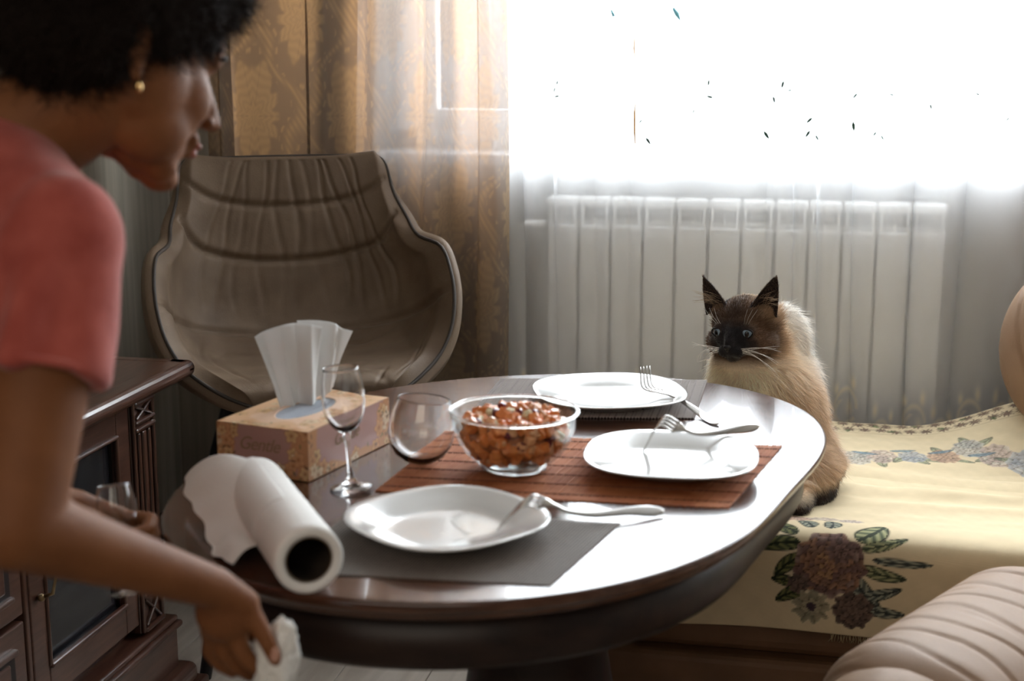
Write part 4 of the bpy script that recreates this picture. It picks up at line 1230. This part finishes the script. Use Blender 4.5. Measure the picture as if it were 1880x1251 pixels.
inv = Matrix.Rotation(-azR, 4, 'Z') @ Matrix.Translation((-ra.x, -ra.y, -ZT))
# loose sheet: leaves the roll at its top, falls to the far-left, ragged torn end
c_tl, c_bl = inv @ on(350, 882, ZT + .004), inv @ on(372, 985, ZT + .003)
r2 = random.Random(8)
def loose(u, v):
    # v along the roll (0 near .. 1 far), u from the roll outwards
    x = .105 + .174 * v
    side = 1.0
    a = np.clip(u / .38, 0, 1) * pi * (.62 - .54 * sst(v ** 2))
    yr = .0372 * np.sin(a); zr = .0376 + .0372 * np.cos(a)
    o_ = np.clip((u - .38) / .62, 0, 1)
    reach = .026 + .012 * np.sin(v * 2.6) + .004 * np.sin(v * 9) + .002 * np.sin(v * 31)
    yo = o_ * (reach + .0372 * (1 - np.sin(pi * (.62 - .54 * sst(v ** 2)))))
    y = yr + yo
    zend = .004 + .026 * np.exp(-((v - .97) / .28) ** 2) + .006 * np.sin(v * 11 + 1)
    ex = 1.6 - .9 * v ** 2
    z = np.where(o_ > 0, zr * (1 - o_) ** ex + zend * (1 - (1 - o_) ** ex) + .012 * np.sin(o_ * pi) * (.6 + .4 * np.sin(v * 8)), zr)
    x = x + .10 * o_ * v ** 1.5 - .01 * o_ * (1 - v)
    return x, y, np.maximum(z, .0012)
link('loose_sheet', sheet(90, 70, loose, .0007), M_towel, roll)

# ------------------------------------------------------------------ cat
CR = np.array([cos(YAW), sin(YAW), 0]); CF = np.array([-sin(YAW), cos(YAW), 0]); UZ = np.array([0, 0, 1.0])
def lin(*c): return np.array(c, float)
catz = .476
cb = at(1400, 800, 2.76)
cat = empty('cat', (cb.x, cb.y, catz), 0, 'fluffy seal point cat with dark face sitting on the sofa throw behind the table', 'cat')
cO = Vector((cb.x, cb.y, catz))
def cl_(px, py, dist): return at(px, py, dist) - cO
al, pt_ = radians(33), radians(7)
hf = (-CR * sin(al) - CF * cos(al)) * cos(pt_) - UZ * sin(pt_); hs = -CR * cos(al) + CF * sin(al)   # hs: towards image-left ear
hu = np.cross(hf, hs); hu = hu if hu[2] > 0 else -hu
tiltr = radians(-4)
hs, hu = hs * cos(tiltr) + hu * sin(tiltr), -hs * sin(tiltr) + hu * cos(tiltr)
HO = np.array(cl_(1367, 602, 2.70))
def hp(s_, f, u): return Vector(HO + hs * s_ + hf * f + hu * u)
HM = Matrix((tuple(hs), tuple(hf), tuple(hu))).transposed()
def earmesh(sg):
    """pointed ear: a leaf-shaped shell cupped open to the front"""
    def fn(a_, t):
        a_ = a_ * 2 - 1
        w_ = .0315 * (1 - t) ** .85 * (1 + .35 * t) + .0006
        bk = .017 * (1 - t) ** .8
        s_ = sg * (.042 + .026 * t + .006 * t * t) + a_ * w_ * .93
        f_ = .016 - bk * np.cos(a_ * pi / 2) * 1.3 - .010 * t - .004 * sg * a_
        u_ = .026 + .076 * t + .006 * (1 - a_ ** 2) * (1 - t)
        q = HO + s_[..., None] * hs + f_[..., None] * hf + u_[..., None] * hu
        return q[..., 0], q[..., 1], q[..., 2]
    return sheet(23, 26, fn, .0022)
E = lambda s_, f, u, a, b, c: ('e', hp(s_, f, u), (a, b, c), HM)
prims = [E(0, -.006, .008, .060, .062, .052), E(0, .020, -.008, .054, .048, .042), E(.036, .022, -.022, .030, .032, .026), E(-.036, .022, -.022, .030, .032, .026),
         E(0, .060, -.024, .020, .022, .015), E(.013, .066, -.027, .013, .014, .012), E(-.013, .066, -.027, .013, .014, .012), E(0, .057, -.040, .014, .016, .010),
         ('c', hp(0, .044, .016), hp(0, .074, -.010), .014, .0095), E(.026, .044, .012, .017, .014, .012), E(-.026, .044, .012, .017, .014, .012),
         E(.042, .002, .032, .022, .014, .014), E(-.042, .002, .032, .022, .014, .014)]
B = lambda px, py, d_, a, b, c: ('e', cl_(px, py, d_), (a, b, c))
prims += [('c', hp(0, -.02, -.02), cl_(1385, 690, 2.75), .056, .080), B(1384, 705, 2.74, .084, .080, .088), B(1372, 672, 2.715, .066, .050, .045), B(1428, 640, 2.82, .050, .07, .085), B(1440, 720, 2.84, .065, .09, .10), B(1415, 760, 2.80, .105, .12, .13),
          B(1425, 850, 2.82, .115, .14, .13), ('e', cl_(1455, 880, 2.74), (.085, .100, .085)), B(1350, 880, 2.83, .08, .11, .09)]
fl1, fl2 = cl_(1385, 760, 2.70), cl_(1350, 765, 2.72)
for top_, px in ((fl1, 1405), (fl2, 1360)):
    ft = Vector(at(px, 900, 2.66) - cO); ft.z = .024
    prims += [('c', top_, ft, .040, .024), ('e', ft + Vector((-.008, -.022, -.003)), (.023, .034, .021))]
hpw = Vector(at(1462, 935, 2.62) - cO); hpw.z = .022
prims += [('e', hpw, (.028, .050, .022)), ('c', hpw, cl_(1465, 890, 2.72), .024, .05)]
tl = [Vector(at(px, py, d_) - cO) for px, py, d_ in ((1500, 905, 2.86), (1522, 880, 2.80), (1508, 905, 2.70))]
tl = [Vector((p.x, p.y, max(p.z, .035))) for p in tl]
prims += [('c', tl[0], tl[1], .030, .030), ('c', tl[1], tl[2], .030, .024)]
body = remesh(prims, .0036, 5, .5)
Pc = coords(body).astype(float); Nc = normals(body).astype(float)
Pc[:, 2] = np.maximum(Pc[:, 2], .001)
setcoords(body, Pc)
def headloc(Pw):
    q = Pw - HO; return q @ hs, q @ hf, q @ hu
def catcol(Pw, Nw, rnd=0.0):
    s_, f, u = headloc(Pw)
    black = lin(.010, .008, .010); dark = lin(.030, .017, .012); brown = lin(.14, .075, .040); tan = lin(.58, .39, .235); cream = lin(.88, .74, .54); white = lin(.80, .77, .72)
    n_ = len(Pw)
    jit = fbm(Pw, 40, 3, .2) * .012 + rnd
    dmask = np.sqrt((s_ / 1.0) ** 2 + ((f - .066) / 1.15) ** 2 + ((u + .008) / .85) ** 2) + jit
    def mix(a, b, t): t = np.clip(t, 0, 1)[:, None]; return a * (1 - t) + b * t
    head = mix(np.tile(black, (n_, 1)), dark, (dmask - .030) / .014)
    head = mix(head, brown, (dmask - .046) / .016)
    head = mix(head, tan, (dmask - .074) / .034)
    head = mix(head, cream, (dmask - .104) / .035)
    crown = np.exp(-(s_ / .030) ** 2) * (u > .020) * (f > -.02)
    head = mix(head, dark, crown * .75 * (u < .06))
    ear = (u > .046) & (np.abs(s_) > .024)
    inner = (Nw @ hf) > .35
    head = np.where(ear[:, None], np.where(inner[:, None], mix(np.tile(lin(.12, .075, .06), (n_, 1)), black, (np.abs(np.abs(s_) - .058) - .012) / .008), dark * .5), head)
    d_ = Pw - np.array(cl_(1385, 690, 2.72))
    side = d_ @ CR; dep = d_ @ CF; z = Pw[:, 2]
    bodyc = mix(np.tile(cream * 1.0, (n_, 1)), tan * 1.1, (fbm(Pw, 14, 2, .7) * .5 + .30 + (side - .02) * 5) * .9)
    bodyc = mix(bodyc, white * .95, (dep + .01) / .13)  # back whitened: rim light from the window painted into the pale coat
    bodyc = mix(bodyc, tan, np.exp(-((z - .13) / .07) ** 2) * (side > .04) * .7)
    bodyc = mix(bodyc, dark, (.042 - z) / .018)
    t = sst((u + .062 + .3 * np.clip(-f, 0, .1)) / .030 + .5 * 0)
    isb = (u < -.050 - .25 * np.clip(f - .03, 0, 1)) | (f < -.045)
    w_ = np.clip((-(u + .046) / .022), 0, 1); w_ = np.maximum(w_, np.clip((-f - .030) / .03, 0, 1) * (u < .05))
    far_ = np.clip((np.sqrt(s_ ** 2 + f ** 2 + u ** 2) - .085) / .02, 0, 1) * (~ear)
    w_ = np.maximum(w_, far_)
    return mix(head, bodyc, w_)
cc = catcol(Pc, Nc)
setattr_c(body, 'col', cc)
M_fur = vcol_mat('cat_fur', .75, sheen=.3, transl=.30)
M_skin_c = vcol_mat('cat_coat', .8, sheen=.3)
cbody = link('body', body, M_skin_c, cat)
# fur strands: sampled over the coat, combed down and back
def sample(me, n, rng):
    me.calc_loop_triangles()
    T_ = np.empty(len(me.loop_triangles) * 3, np.int32); me.loop_triangles.foreach_get('vertices', T_); T_ = T_.reshape(-1, 3)
    Pv = coords(me).astype(float); Nv = normals(me).astype(float)
    a, b, c = Pv[T_[:, 0]], Pv[T_[:, 1]], Pv[T_[:, 2]]
    ar = np.linalg.norm(np.cross(b - a, c - a), axis=1)
    k = rng.choice(len(T_), n, p=ar / ar.sum()); r1, r2 = rng.random(n), rng.random(n); q = np.sqrt(r1)
    w0, w1, w2 = 1 - q, q * (1 - r2), q * r2
    Ps = a[k] * w0[:, None] + b[k] * w1[:, None] + c[k] * w2[:, None]
    Ns = Nv[T_[k, 0]] * w0[:, None] + Nv[T_[k, 1]] * w1[:, None] + Nv[T_[k, 2]] * w2[:, None]
    Ns /= np.linalg.norm(Ns, axis=1, keepdims=True) + 1e-9
    return Ps, Ns
def strands(Ps, Ns, D_, Ln, Wd, cols=None, curl=0.0, rng=None):
    """each strand: two quads and a tip, bending from the normal towards D_"""
    n = len(Ps)
    side = np.cross(Ns, D_) + rng.normal(size=(n, 3)) * .25; side /= np.linalg.norm(side, axis=1, keepdims=True) + 1e-9
    j = rng.normal(size=(n, 3)) * .22
    p0 = Ps - Ns * .001
    p1 = p0 + (Ns * .62 + D_ * .55 + j * .5) * Ln[:, None] * .45
    p2 = p1 + (Ns * .30 + D_ * .85 + j) * Ln[:, None] * .35
    p3 = p2 + (Ns * .15 + D_ * .95 + j * 1.4 + side * curl) * Ln[:, None] * .30
    w_ = (side * Wd[:, None])
    V = np.stack([p0 - w_, p0 + w_, p1 - w_ * .9, p1 + w_ * .9, p2 - w_ * .6, p2 + w_ * .6, p3], 1).reshape(-1, 3)
    i = np.arange(n)[:, None] * 7
    F3 = np.concatenate([i + np.array([[0, 1, 3]]), i + np.array([[0, 3, 2]]), i + np.array([[2, 3, 5]]), i + np.array([[2, 5, 4]]), i + np.array([[4, 5, 6]])])
    me = npmesh(V, F3)
    if cols is not None: setattr_c(me, 'col', np.repeat(cols, 7, 0))
    return me
rg = np.random.default_rng(17)
nF = 95000
Ps, Ns = sample(body, nF * 2, rg)
s_, f_, u_ = headloc(Ps)
rho_h = np.sqrt(s_ ** 2 + f_ ** 2 + u_ ** 2)
inhead = (rho_h < .10) | ((u_ > .03) & (rho_h < .14))
eyes = [(sg * .0260, .0505, .006) for sg in (1, -1)]
keep = np.ones(len(Ps), bool)
for e in eyes: keep &= np.sqrt((s_ - e[0]) ** 2 + (f_ - e[1]) ** 2 + (u_ - e[2]) ** 2) > .0125
keep &= ~((f_ > .074) & (np.abs(s_) < .010) & (np.abs(u_ + .018) < .008))
keep &= inhead | (rg.random(len(Ps)) < .62)
Ps, Ns, s_, f_, u_, rho_h, inhead = [a[keep] for a in (Ps, Ns, s_, f_, u_, rho_h, inhead)]
noseW = np.array(hp(0, .078, -.012))
away = Ps - noseW; away /= np.linalg.norm(away, axis=1, keepdims=True)
away = away - Ns * np.sum(away * Ns, 1, keepdims=True)
down = np.tile(np.array([0, 0, -1.0]), (len(Ps), 1)) + .25 * away; down = down - Ns * np.sum(down * Ns, 1, keepdims=True)
down /= np.linalg.norm(down, axis=1, keepdims=True) + 1e-6
away /= np.linalg.norm(away, axis=1, keepdims=True) + 1e-6
hw = np.clip((.115 - rho_h) / .03, 0, 1)[:, None]
D_ = away * hw + down * (1 - hw)
dn = np.linalg.norm(Ps - noseW, axis=1)
Lh = .0035 + .028 * np.clip((dn - .050) / .07, 0, 1) ** 1.5 * (u_ < .03) + .004 * (u_ >= .03)
ear_ = (u_ > .046) & (np.abs(s_) > .024); Lh = np.where(ear_, .006, Lh)
Lb = .026 + .012 * fbm(Ps, 20, 2, .1)
chd = np.linalg.norm(Ps - np.array(cl_(1384, 690, 2.70)), axis=1); Lb = Lb + .014 * np.clip((.12 - chd) / .06, 0, 1)
Lb = np.where(Ps[:, 2] < .05, .010, Lb)
Ln = Lh * hw[:, 0] + Lb * (1 - hw[:, 0]); Ln = np.maximum(Ln, .003) * rg.uniform(.7, 1.25, len(Ps))
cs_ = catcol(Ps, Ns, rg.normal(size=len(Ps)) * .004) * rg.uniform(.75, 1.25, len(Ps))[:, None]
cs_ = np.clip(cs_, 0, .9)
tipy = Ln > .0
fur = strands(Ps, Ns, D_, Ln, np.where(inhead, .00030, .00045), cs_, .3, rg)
link('fur', fur, M_fur, cbody, smooth=False, kind='stuff')
M_earin = P('ear_inside', (.10, .055, .04), .7)
for sg in (1, -1):
    em = earmesh(sg)
    ear = link('ear', em, P('ear_fur_base', (.018, .011, .009), .8), cbody)
    Pe, Ne = sample(em, 3600, rg)
    front = (Ne @ hf) > .1
    se, fe, ue = headloc(Pe)
    De = np.tile(hu + hs * sg * .25, (len(Pe), 1)); De -= Ne * np.sum(De * Ne, 1, keepdims=True); De /= np.linalg.norm(De, axis=1, keepdims=True) + 1e-6
    edge_ = rg.random(len(Pe))[:, None]
    ce = np.where(front[:, None], lin(.13, .075, .05) * (.6 + edge_), lin(.022, .013, .010) * (.6 + edge_))
    link('ear_fur', strands(Pe, Ne, De, np.where(front, .0045, .0055) * rg.uniform(.6, 1.2, len(Pe)), np.full(len(Pe), .0003), ce, .1, rg), M_fur, ear, smooth=False, kind='stuff')
# ear tufts
tf = []
for sg in (1, -1):
    for k in range(26):
        b0 = hp(sg * (.036 + .022 * rg.random()), .010, .046 + .018 * rg.random()); e0 = hp(sg * (.062 + .03 * rg.random()), .022 + .01 * rg.random(), .052 + .03 * rg.random())
        tf.append(([b0, (b0 + e0) / 2 + Vector((0, 0, .003)), e0], [.0004, .0003, .0001]))
M_tuft = P('ear_tuft', (.45, .33, .22), .7)
link('ear_tufts', tubes(tf, 3), M_tuft, cbody, kind='stuff')
# eyes, nose, whiskers
M_iris = P('blue_iris', (.20, .27, .34), .15, coat=1.0, crough=.02); M_pupil = P('pupil', (.003, .003, .004), .05, coat=1.0, crough=.02); M_nose = P('nose_leather', (.012, .010, .012), .35)
M_rimk = P('eye_rim', (.006, .005, .006), .5)
for sg in (1, -1):
    c0 = hp(sg * .0268, .0475, .005)
    lk = Vector(hf * .93 + hs * sg * .36).normalized()
    R_ = .0124
    eb = bmesh.new(); bmesh.ops.create_uvsphere(eb, u_segments=28, v_segments=20, radius=R_)
    eme = frombm(eb); eye = link('eye', eme, M_iris, cbody, loc=c0)
    eye.rotation_mode = 'QUATERNION'; eye.rotation_quaternion = lk.to_track_quat('Z', 'Y')
    pb = bmesh.new(); bmesh.ops.create_uvsphere(pb, u_segments=20, v_segments=12, radius=1.0); bmesh.ops.scale(pb, vec=(.0042, .0062, .0020), verts=pb.verts)
    pu = link('pupil', frombm(pb), M_pupil, cbody, loc=c0 + lk * (R_ - .0010)); pu.rotation_mode = 'QUATERNION'; pu.rotation_quaternion = lk.to_track_quat('Z', 'Y')
    side_ = Vector(hs); upv = Vector(hu)
    lid = [c0 + lk * .0085 + side_ * .0112 * cos(a) + upv * (.0084 * sin(a) + .0022 * cos(a) * sg) for a in np.linspace(0, 2 * pi, 24)]
    link('eyelid', tube(lid, .0016, 6), M_rimk, cbody)
link('nose', remesh([('e', hp(0, .0815, -.0145), (.0075, .0050, .0048), HM), ('e', hp(0, .0810, -.0190), (.0035, .0045, .0055), HM)], .0009, 3), M_nose, cbody)
M_whisk = P('whisker', (.85, .82, .76), .4)
for sg in (1, -1):
    for k in range(9):
        u0 = -.020 - .0035 * (k % 3); s0 = sg * (.016 + .003 * (k // 3))
        an = -.75 + k * .13
        b0 = hp(s0, .070, u0); ln = .052 + .02 * rg.random()
        pts_ = [b0, hp(s0 + sg * ln * .45, .070 - .004, u0 + an * .018 + .002), hp(s0 + sg * ln * .8, .055, u0 + an * .045 - .004), hp(s0 + sg * ln, .040, u0 + an * .07 - .014)]
        link('whisker', tube([tuple(p) for p in spline(pts_, 4)], list(np.linspace(.00045, .00012, 13)), 4), M_whisk, cbody)
for sg in (1, -1):
    for k in range(3):
        b0 = hp(sg * (.024 + .004 * k), .052, .022); e0 = hp(sg * (.034 + .010 * k), .052, .052)
        link('whisker', tube([b0, (b0 + e0) / 2 + Vector(hf * .004), e0], [.0003, .00022, .0001], 4), M_whisk, cbody)

# ------------------------------------------------------------------ person leaning over the table edge
az = radians(57); ph_ = radians(20)
fh = np.array([cos(az), sin(az), 0]); pf = fh * cos(ph_) - UZ * sin(ph_); pr = np.array([sin(az), -cos(az), 0]); pu_ = fh * sin(ph_) + UZ * cos(ph_)
PO = np.array(at(231, 94, 1.42))
floorp = Vector((-1.02, 1.02, 0))
per = empty('person', floorp, 0, 'person with short dark curly hair in a coral t-shirt leaning over the table at left', 'person')
def L0(v): return Vector(v) - floorp
def fp_(f, r, u): return L0(PO + pf * f + pr * r + pu_ * u)
PM = Matrix((tuple(pf), tuple(pr), tuple(pu_))).transposed()
def FE(f, r, u, a, b, c): return ('e', fp_(f, r, u), (a, b, c), PM)
pp = lambda px, py, d_: L0(at(px, py, d_))
prims = [FE(-.010, 0, .032, .096, .074, .090), FE(.030, 0, -.020, .060, .060, .082), FE(.045, 0, -.078, .042, .042, .034), FE(.072, 0, -.108, .020, .022, .017),
         FE(.070, 0, .030, .024, .052, .040), FE(.078, .0, .016, .018, .046, .012), FE(.052, .036, -.030, .034, .024, .034), FE(.052, -.036, -.030, .034, .024, .034),
         ('c', fp_(-.005, .048, -.050), fp_(.060, .018, -.100), .020, .018), ('c', fp_(-.005, -.048, -.050), fp_(.060, -.018, -.100), .020, .018),
         FE(.026, .034, -.064, .044, .032, .040), FE(.026, -.034, -.064, .044, .032, .040), FE(.040, .030, -.045, .040, .030, .040), FE(.040, -.030, -.045, .040, .030, .040), FE(.010, .040, -.030, .045, .032, .050), FE(.010, -.040, -.030, .045, .032, .050),
         ('c', fp_(.088, 0, .004), fp_(.112, 0, -.034), .009, .0115), FE(.116, 0, -.038, .011, .011, .009), FE(.104, .010, -.040, .010, .009, .007), FE(.104, -.010, -.040, .010, .009, .007),
         FE(.088, 0, -.062, .013, .024, .013), FE(.094, 0, -.066, .009, .020, .006), FE(.090, 0, -.078, .010, .018, .006),
         ('m', None)]
prims.pop()
for sg in (1, -1):   # ears
    prims += [FE(-.030, sg * .076, -.006, .015, .007, .024), FE(-.033, sg * .081, .004, .010, .005, .015), FE(-.026, sg * .077, -.030, .008, .006, .010)]
C7 = L0(at(-15, 285, 1.40))
hb = fp_(-.030, 0, -.055)
prims += [('c', C7, hb, .060, .056), ('c', C7, fp_(-.02, 0, -.02), .052, .055)]
rsh = pp(112, 435, 1.29); relb = pp(28, 965, 1.225); rwr = pp(396, 1080, 1.375)
lsh = Vector(L0(at(-190, 425, 1.56))); lelb = pp(-170, 860, 1.56); lwr = pp(135, 935, 1.665)
chest = (rsh + lsh) / 2
pelvis = Vector((-1.06, .93, .93)) - floorp
sp1 = chest.lerp(pelvis, .30); sp2 = chest.lerp(pelvis, .62)
prims += [('c', C7, rsh, .055, .046), ('c', C7, lsh, .055, .046), ('e', sp1, (.13, .13, .14)), ('c', sp1, sp2, .125, .115), ('c', sp2, pelvis, .115, .145), ('e', pelvis, (.16, .16, .14)),
          ('c', chest, sp1, .09, .13)]
Lg = []
latv = Vector((pr[0], pr[1], 0))
for sg, off_ in ((1, Vector((.02, .02, 0))), (-1, Vector((-.01, .05, 0)))):
    hip = pelvis + latv * sg * .085 - Vector((0, 0, .03)); knee = Vector((hip.x, hip.y, .50)) + off_ * 2 + Vector(fh) * .04; ank = Vector((hip.x, hip.y, .09)) + off_ - Vector(fh) * .02
    Lg.append((hip, knee, ank)); toe = ank + Vector(fh) * .15; toe.z = .030
    prims += [('c', hip, knee, .085, .058), ('c', knee, ank, .056, .036), ('c', Vector((ank.x, ank.y, .045)), toe, .042, .028)]
def tapered(a, b, r0, r1, rm=None):
    if rm is None: return [('c', a, b, r0, r1)]
    m_ = a.lerp(b, .45); return [('c', a, m_, r0, rm), ('c', m_, b, rm, r1)]
prims += tapered(rsh, relb, .050, .040, .046) + tapered(relb, rwr, .039, .0205, .0295) + tapered(lsh, lelb, .047, .038, .044) + tapered(lelb, lwr, .037, .022, .037)
# right hand: fingers point down around the wad of paper towel
kn = [pp(450, 1108, 1.392), pp(432, 1140, 1.402), pp(411, 1158, 1.412), pp(390, 1162, 1.420)]
for i, k_ in enumerate(kn): prims.append(('c', rwr, k_, .0200, (.0150, .0145, .0140, .0125)[i]))
prims += [('e', pp(412, 1125, 1.398), (.030, .024, .030))]
fing = [[kn[0], pp(474, 1148, 1.392), pp(493, 1182, 1.392), pp(506, 1212, 1.397)], [kn[1], pp(440, 1190, 1.402), pp(458, 1216, 1.408), pp(478, 1232, 1.418)],
        [kn[2], pp(412, 1200, 1.420), pp(436, 1226, 1.430), pp(460, 1240, 1.442)], [kn[3], pp(385, 1196, 1.432), pp(404, 1222, 1.442), pp(428, 1236, 1.452)]]
fr_ = [(.0115, .0100, .0090, .0078), (.0112, .0098, .0090, .0078), (.0110, .0095, .0085, .0072), (.0098, .0085, .0075, .0066)]
for F_, R_ in zip(fing, fr_):
    for i in range(3): prims.append(('c', F_[i], F_[i + 1], R_[i], R_[i + 1]))
th_ = [pp(415, 1090, 1.418), pp(448, 1128, 1.440), pp(474, 1166, 1.448), pp(498, 1196, 1.440)]
for i in range(3): prims.append(('c', th_[i], th_[i + 1], (.017, .0125, .0105)[i], (.0125, .0105, .0082)[i]))
# left hand: fist around the stem of the small glass
gT, gB = at(208, 890, 1.668), at(236, 1090, 1.668)
gax = (gB - gT).normalized()
def gp(t): return L0(gT + gax * t)      # metres down from the rim
RR = Vector(CR); FF = Vector(CF)
pc_ = gp(.062)
prims += [('c', lwr, pc_ + FF * .038 - RR * .02, .024, .024)]
for i in range(4):
    c_ = gp(.052 + .0155 * i)
    a_ = [c_ + FF * .036 - RR * .006, c_ + FF * .028 + RR * .030, c_ - FF * .004 + RR * (.036 - .002 * i), c_ - FF * .026 + RR * .014]
    prims += [('c', lwr.lerp(a_[0], .25), a_[0], .020, .0135)]
    for k in range(3): prims.append(('c', a_[k], a_[k + 1], (.0118, .0105, .0092)[k] - .0004 * i, (.0105, .0092, .0078)[k] - .0004 * i))
ta = [lwr.lerp(pc_, .35) - FF * .012, gp(.058) - FF * .026 - RR * .028, gp(.054) - FF * .033 - RR * .004, gp(.056) - FF * .030 + RR * .014]
for k in range(3): prims.append(('c', ta[k], ta[k + 1], (.017, .0125, .0100)[k], (.0125, .0100, .0080)[k]))
skin = remesh(prims, .0036, 7, .5)
M_skin = P('skin', (.165, .061, .022), .62, var=.0, col2=(.20, .077, .029), vscale=18, bump=.15, bscale=220, spec=.22)
pbody = link('body', skin, M_skin, per)
M_hair = P('dark_hair', (.012, .007, .005), .7, spec=.12); M_eye = P('eye_white', (.7, .68, .65), .15, coat=1); M_lip = P('lip', (.38, .12, .09), .35)
for sg in (1, -1):
    eb = bmesh.new(); bmesh.ops.create_uvsphere(eb, u_segments=20, v_segments=14, radius=.0105); link('eye', frombm(eb), M_eye, pbody, loc=fp_(.0650, sg * .030, -.002))
    eb = bmesh.new(); bmesh.ops.create_uvsphere(eb, u_segments=16, v_segments=10, radius=.0050); link('iris', frombm(eb), M_pupil, pbody, loc=fp_(.0716, sg * .0305, -.002))
    link('eyebrow', tube([fp_(.096, sg * .012, .020), fp_(.093, sg * .030, .026), fp_(.080, sg * .048, .020)], [.0028, .0032, .0014], 8), M_hair, pbody)
link('lips', remesh([('e', fp_(.0985, 0, -.067), (.0075, .019, .0048), PM), ('e', fp_(.0965, 0, -.076), (.0075, .016, .0052), PM)], .0016, 3), M_lip, pbody)
M_gold = P('gold_earring', (.70, .45, .20), .25, metal=1.0)
link('earring', remesh([('e', fp_(-.024, .085, -.044), (.0035, .0035, .0060), None)], .001, 1), M_gold, pbody)
M_nail = P('nail', (.50, .27, .20), .25, coat=.5)
link('fingernail', remesh([('e', pp(503, 1203, 1.3885), (.0060, .0022, .0085), None)], .0012, 1), M_nail, pbody)
# hair: cropped curls
hair_pr = [FE(-.038, 0, .058, .108, .092, .096), FE(.040, 0, .105, .066, .068, .044), FE(-.070, 0, .000, .060, .076, .070), FE(-.060, 0, -.045, .042, .056, .030), FE(.020, .058, .050, .046, .026, .040), FE(.020, -.058, .050, .046, .026, .040),
           FE(.070, .01, .082, .034, .052, .026), FE(.000, .064, .026, .040, .024, .030), FE(.000, -.064, .026, .040, .024, .030), FE(-.050, .060, .000, .034, .024, .044), FE(-.050, -.060, .000, .034, .024, .044), FE(.046, .052, .040, .022, .016, .026), FE(.046, -.052, .040, .022, .016, .026)]
hm = remesh(hair_pr, .0045, 4)
Ph = coords(hm).astype(float); Nh = normals(hm).astype(float)
Ph += Nh * (.0055 * fbm(Ph, 55, 3, .6) + .003 * fbm(Ph, 130, 2, .3))[:, None]
setcoords(hm, Ph)
hair = link('hair', hm, M_hair, pbody)
Ps, Ns = sample(hm, 26000, rg)
tan_ = np.cross(Ns, rg.normal(size=Ns.shape)); tan_ /= np.linalg.norm(tan_, axis=1, keepdims=True)
link('curls', strands(Ps, Ns, tan_, rg.uniform(.014, .034, len(Ps)), np.full(len(Ps), .00045), None, 1.2, rg), M_hair, hair, smooth=False, kind='stuff')
# t-shirt
slv = rsh.lerp(relb, .50)
sl2 = lsh.lerp(lelb, .50)
d1 = (relb - rsh).normalized(); d2 = (lelb - lsh).normalized()
nkb = C7 + (hb - C7).normalized() * -.012
tp = [('c', nkb, rsh, .068, .053), ('c', nkb, lsh, .068, .057), ('e', rsh, (.054, .054, .058)), ('e', lsh, (.058, .058, .06)), ('e', sp1, (.145, .145, .150)), ('c', sp1, sp2, .140, .132), ('c', sp2, pelvis, .132, .166), ('c', chest, sp1, .105, .145),
      ('c', rsh, slv, .055, .0585, 1), ('c', lsh, sl2, .058, .067, 1), ('c', chest, rsh, .075, .054)]
sm = remesh(tp, .0045, 6)
Pt = coords(sm).astype(float); Nt = normals(sm).astype(float)
# folds on the sleeve and shoulder
q = Pt - np.array(rsh); ds = q @ np.array(d1)
perp = np.array(Vector(CR)); cr_ = q @ perp
fold = .0055 * np.sin(cr_ * 105 + ds * 18 + 1.0) * np.clip(ds / .08, 0, 1) * (np.abs(cr_) < .12) + .004 * fbm(Pt, 16, 3, .8)
Pt += Nt * fold[:, None]
setcoords(sm, Pt)
M_shirt = P('coral_jersey', (.31, .055, .040), .9, var=.0, col2=(.40, .088, .066), vscale=26, bump=.3, bscale=420, sheen=.25)
shirt = link('t_shirt', sm, M_shirt, pbody)
# sleeve hem
def ring(c, d, r_, n=28):
    a = d.cross(Vector((0, 0, 1))); a = a if a.length > .1 else d.cross(Vector((1, 0, 0))); a.normalize(); b = d.cross(a)
    return [c + a * cos(t) * r_ + b * sin(t) * r_ for t in np.linspace(0, 2 * pi, n)]
link('sleeve_hem', tube(ring(slv - d1 * .004, d1, .0565), .0042, 8), M_shirt, shirt)
link('neckband', tube(ring(nkb + (hb - C7).normalized() * .034, (hb - C7).normalized(), .0655), .0045, 8), M_shirt, shirt)
tr = [('e', pelvis - Vector((0, 0, .02)), (.170, .170, .12)), ('c', pelvis, pelvis - Vector((0, 0, .06)), .16, .14)]
for hip, knee, ank in Lg: tr += [('c', hip, knee, .100, .075), ('c', knee, ank + Vector((0, 0, .04)), .073, .058, 1)]
M_trou = P('dark_trousers', (.025, .028, .04), .9, bump=.3)
link('trousers', remesh(tr, .008, 5), M_trou, pbody)

# glass in the left hand
gq = (gT - gB).normalized()
gl = wineglass('wine_glass', gB + gq * .0, (0, 0, 0), 'small stemmed glass held upright in the left hand of the person', (gT - gB).length / .1605)
gl.rotation_mode = 'QUATERNION'; gl.rotation_quaternion = gq.to_track_quat('Z', 'Y')
# crumpled sheet of paper towel in the right hand
wc = at(506, 1222, 1.418)
bm = bmesh.new(); bmesh.ops.create_icosphere(bm, subdivisions=5, radius=1.0)
for v in bm.verts:
    p = v.co.copy(); n1 = mnoise.noise(p * 1.6 + Vector((3, 1, 0))); n2 = abs(mnoise.noise(p * 3.4)); n3 = abs(mnoise.noise(p * 7.0))
    v.co = p * (1 + .28 * n1 - .30 * n2 - .12 * n3); v.co = Vector((v.co.x * .025, v.co.y * .022, v.co.z * .050))
wad = link('crumpled_towel', frombm(bm), M_towel, None, loc=wc, rot=(0, radians(10), YAW))
tag(wad, 'crumpled white paper towel pinched in the right hand of the person', 'paper towel')
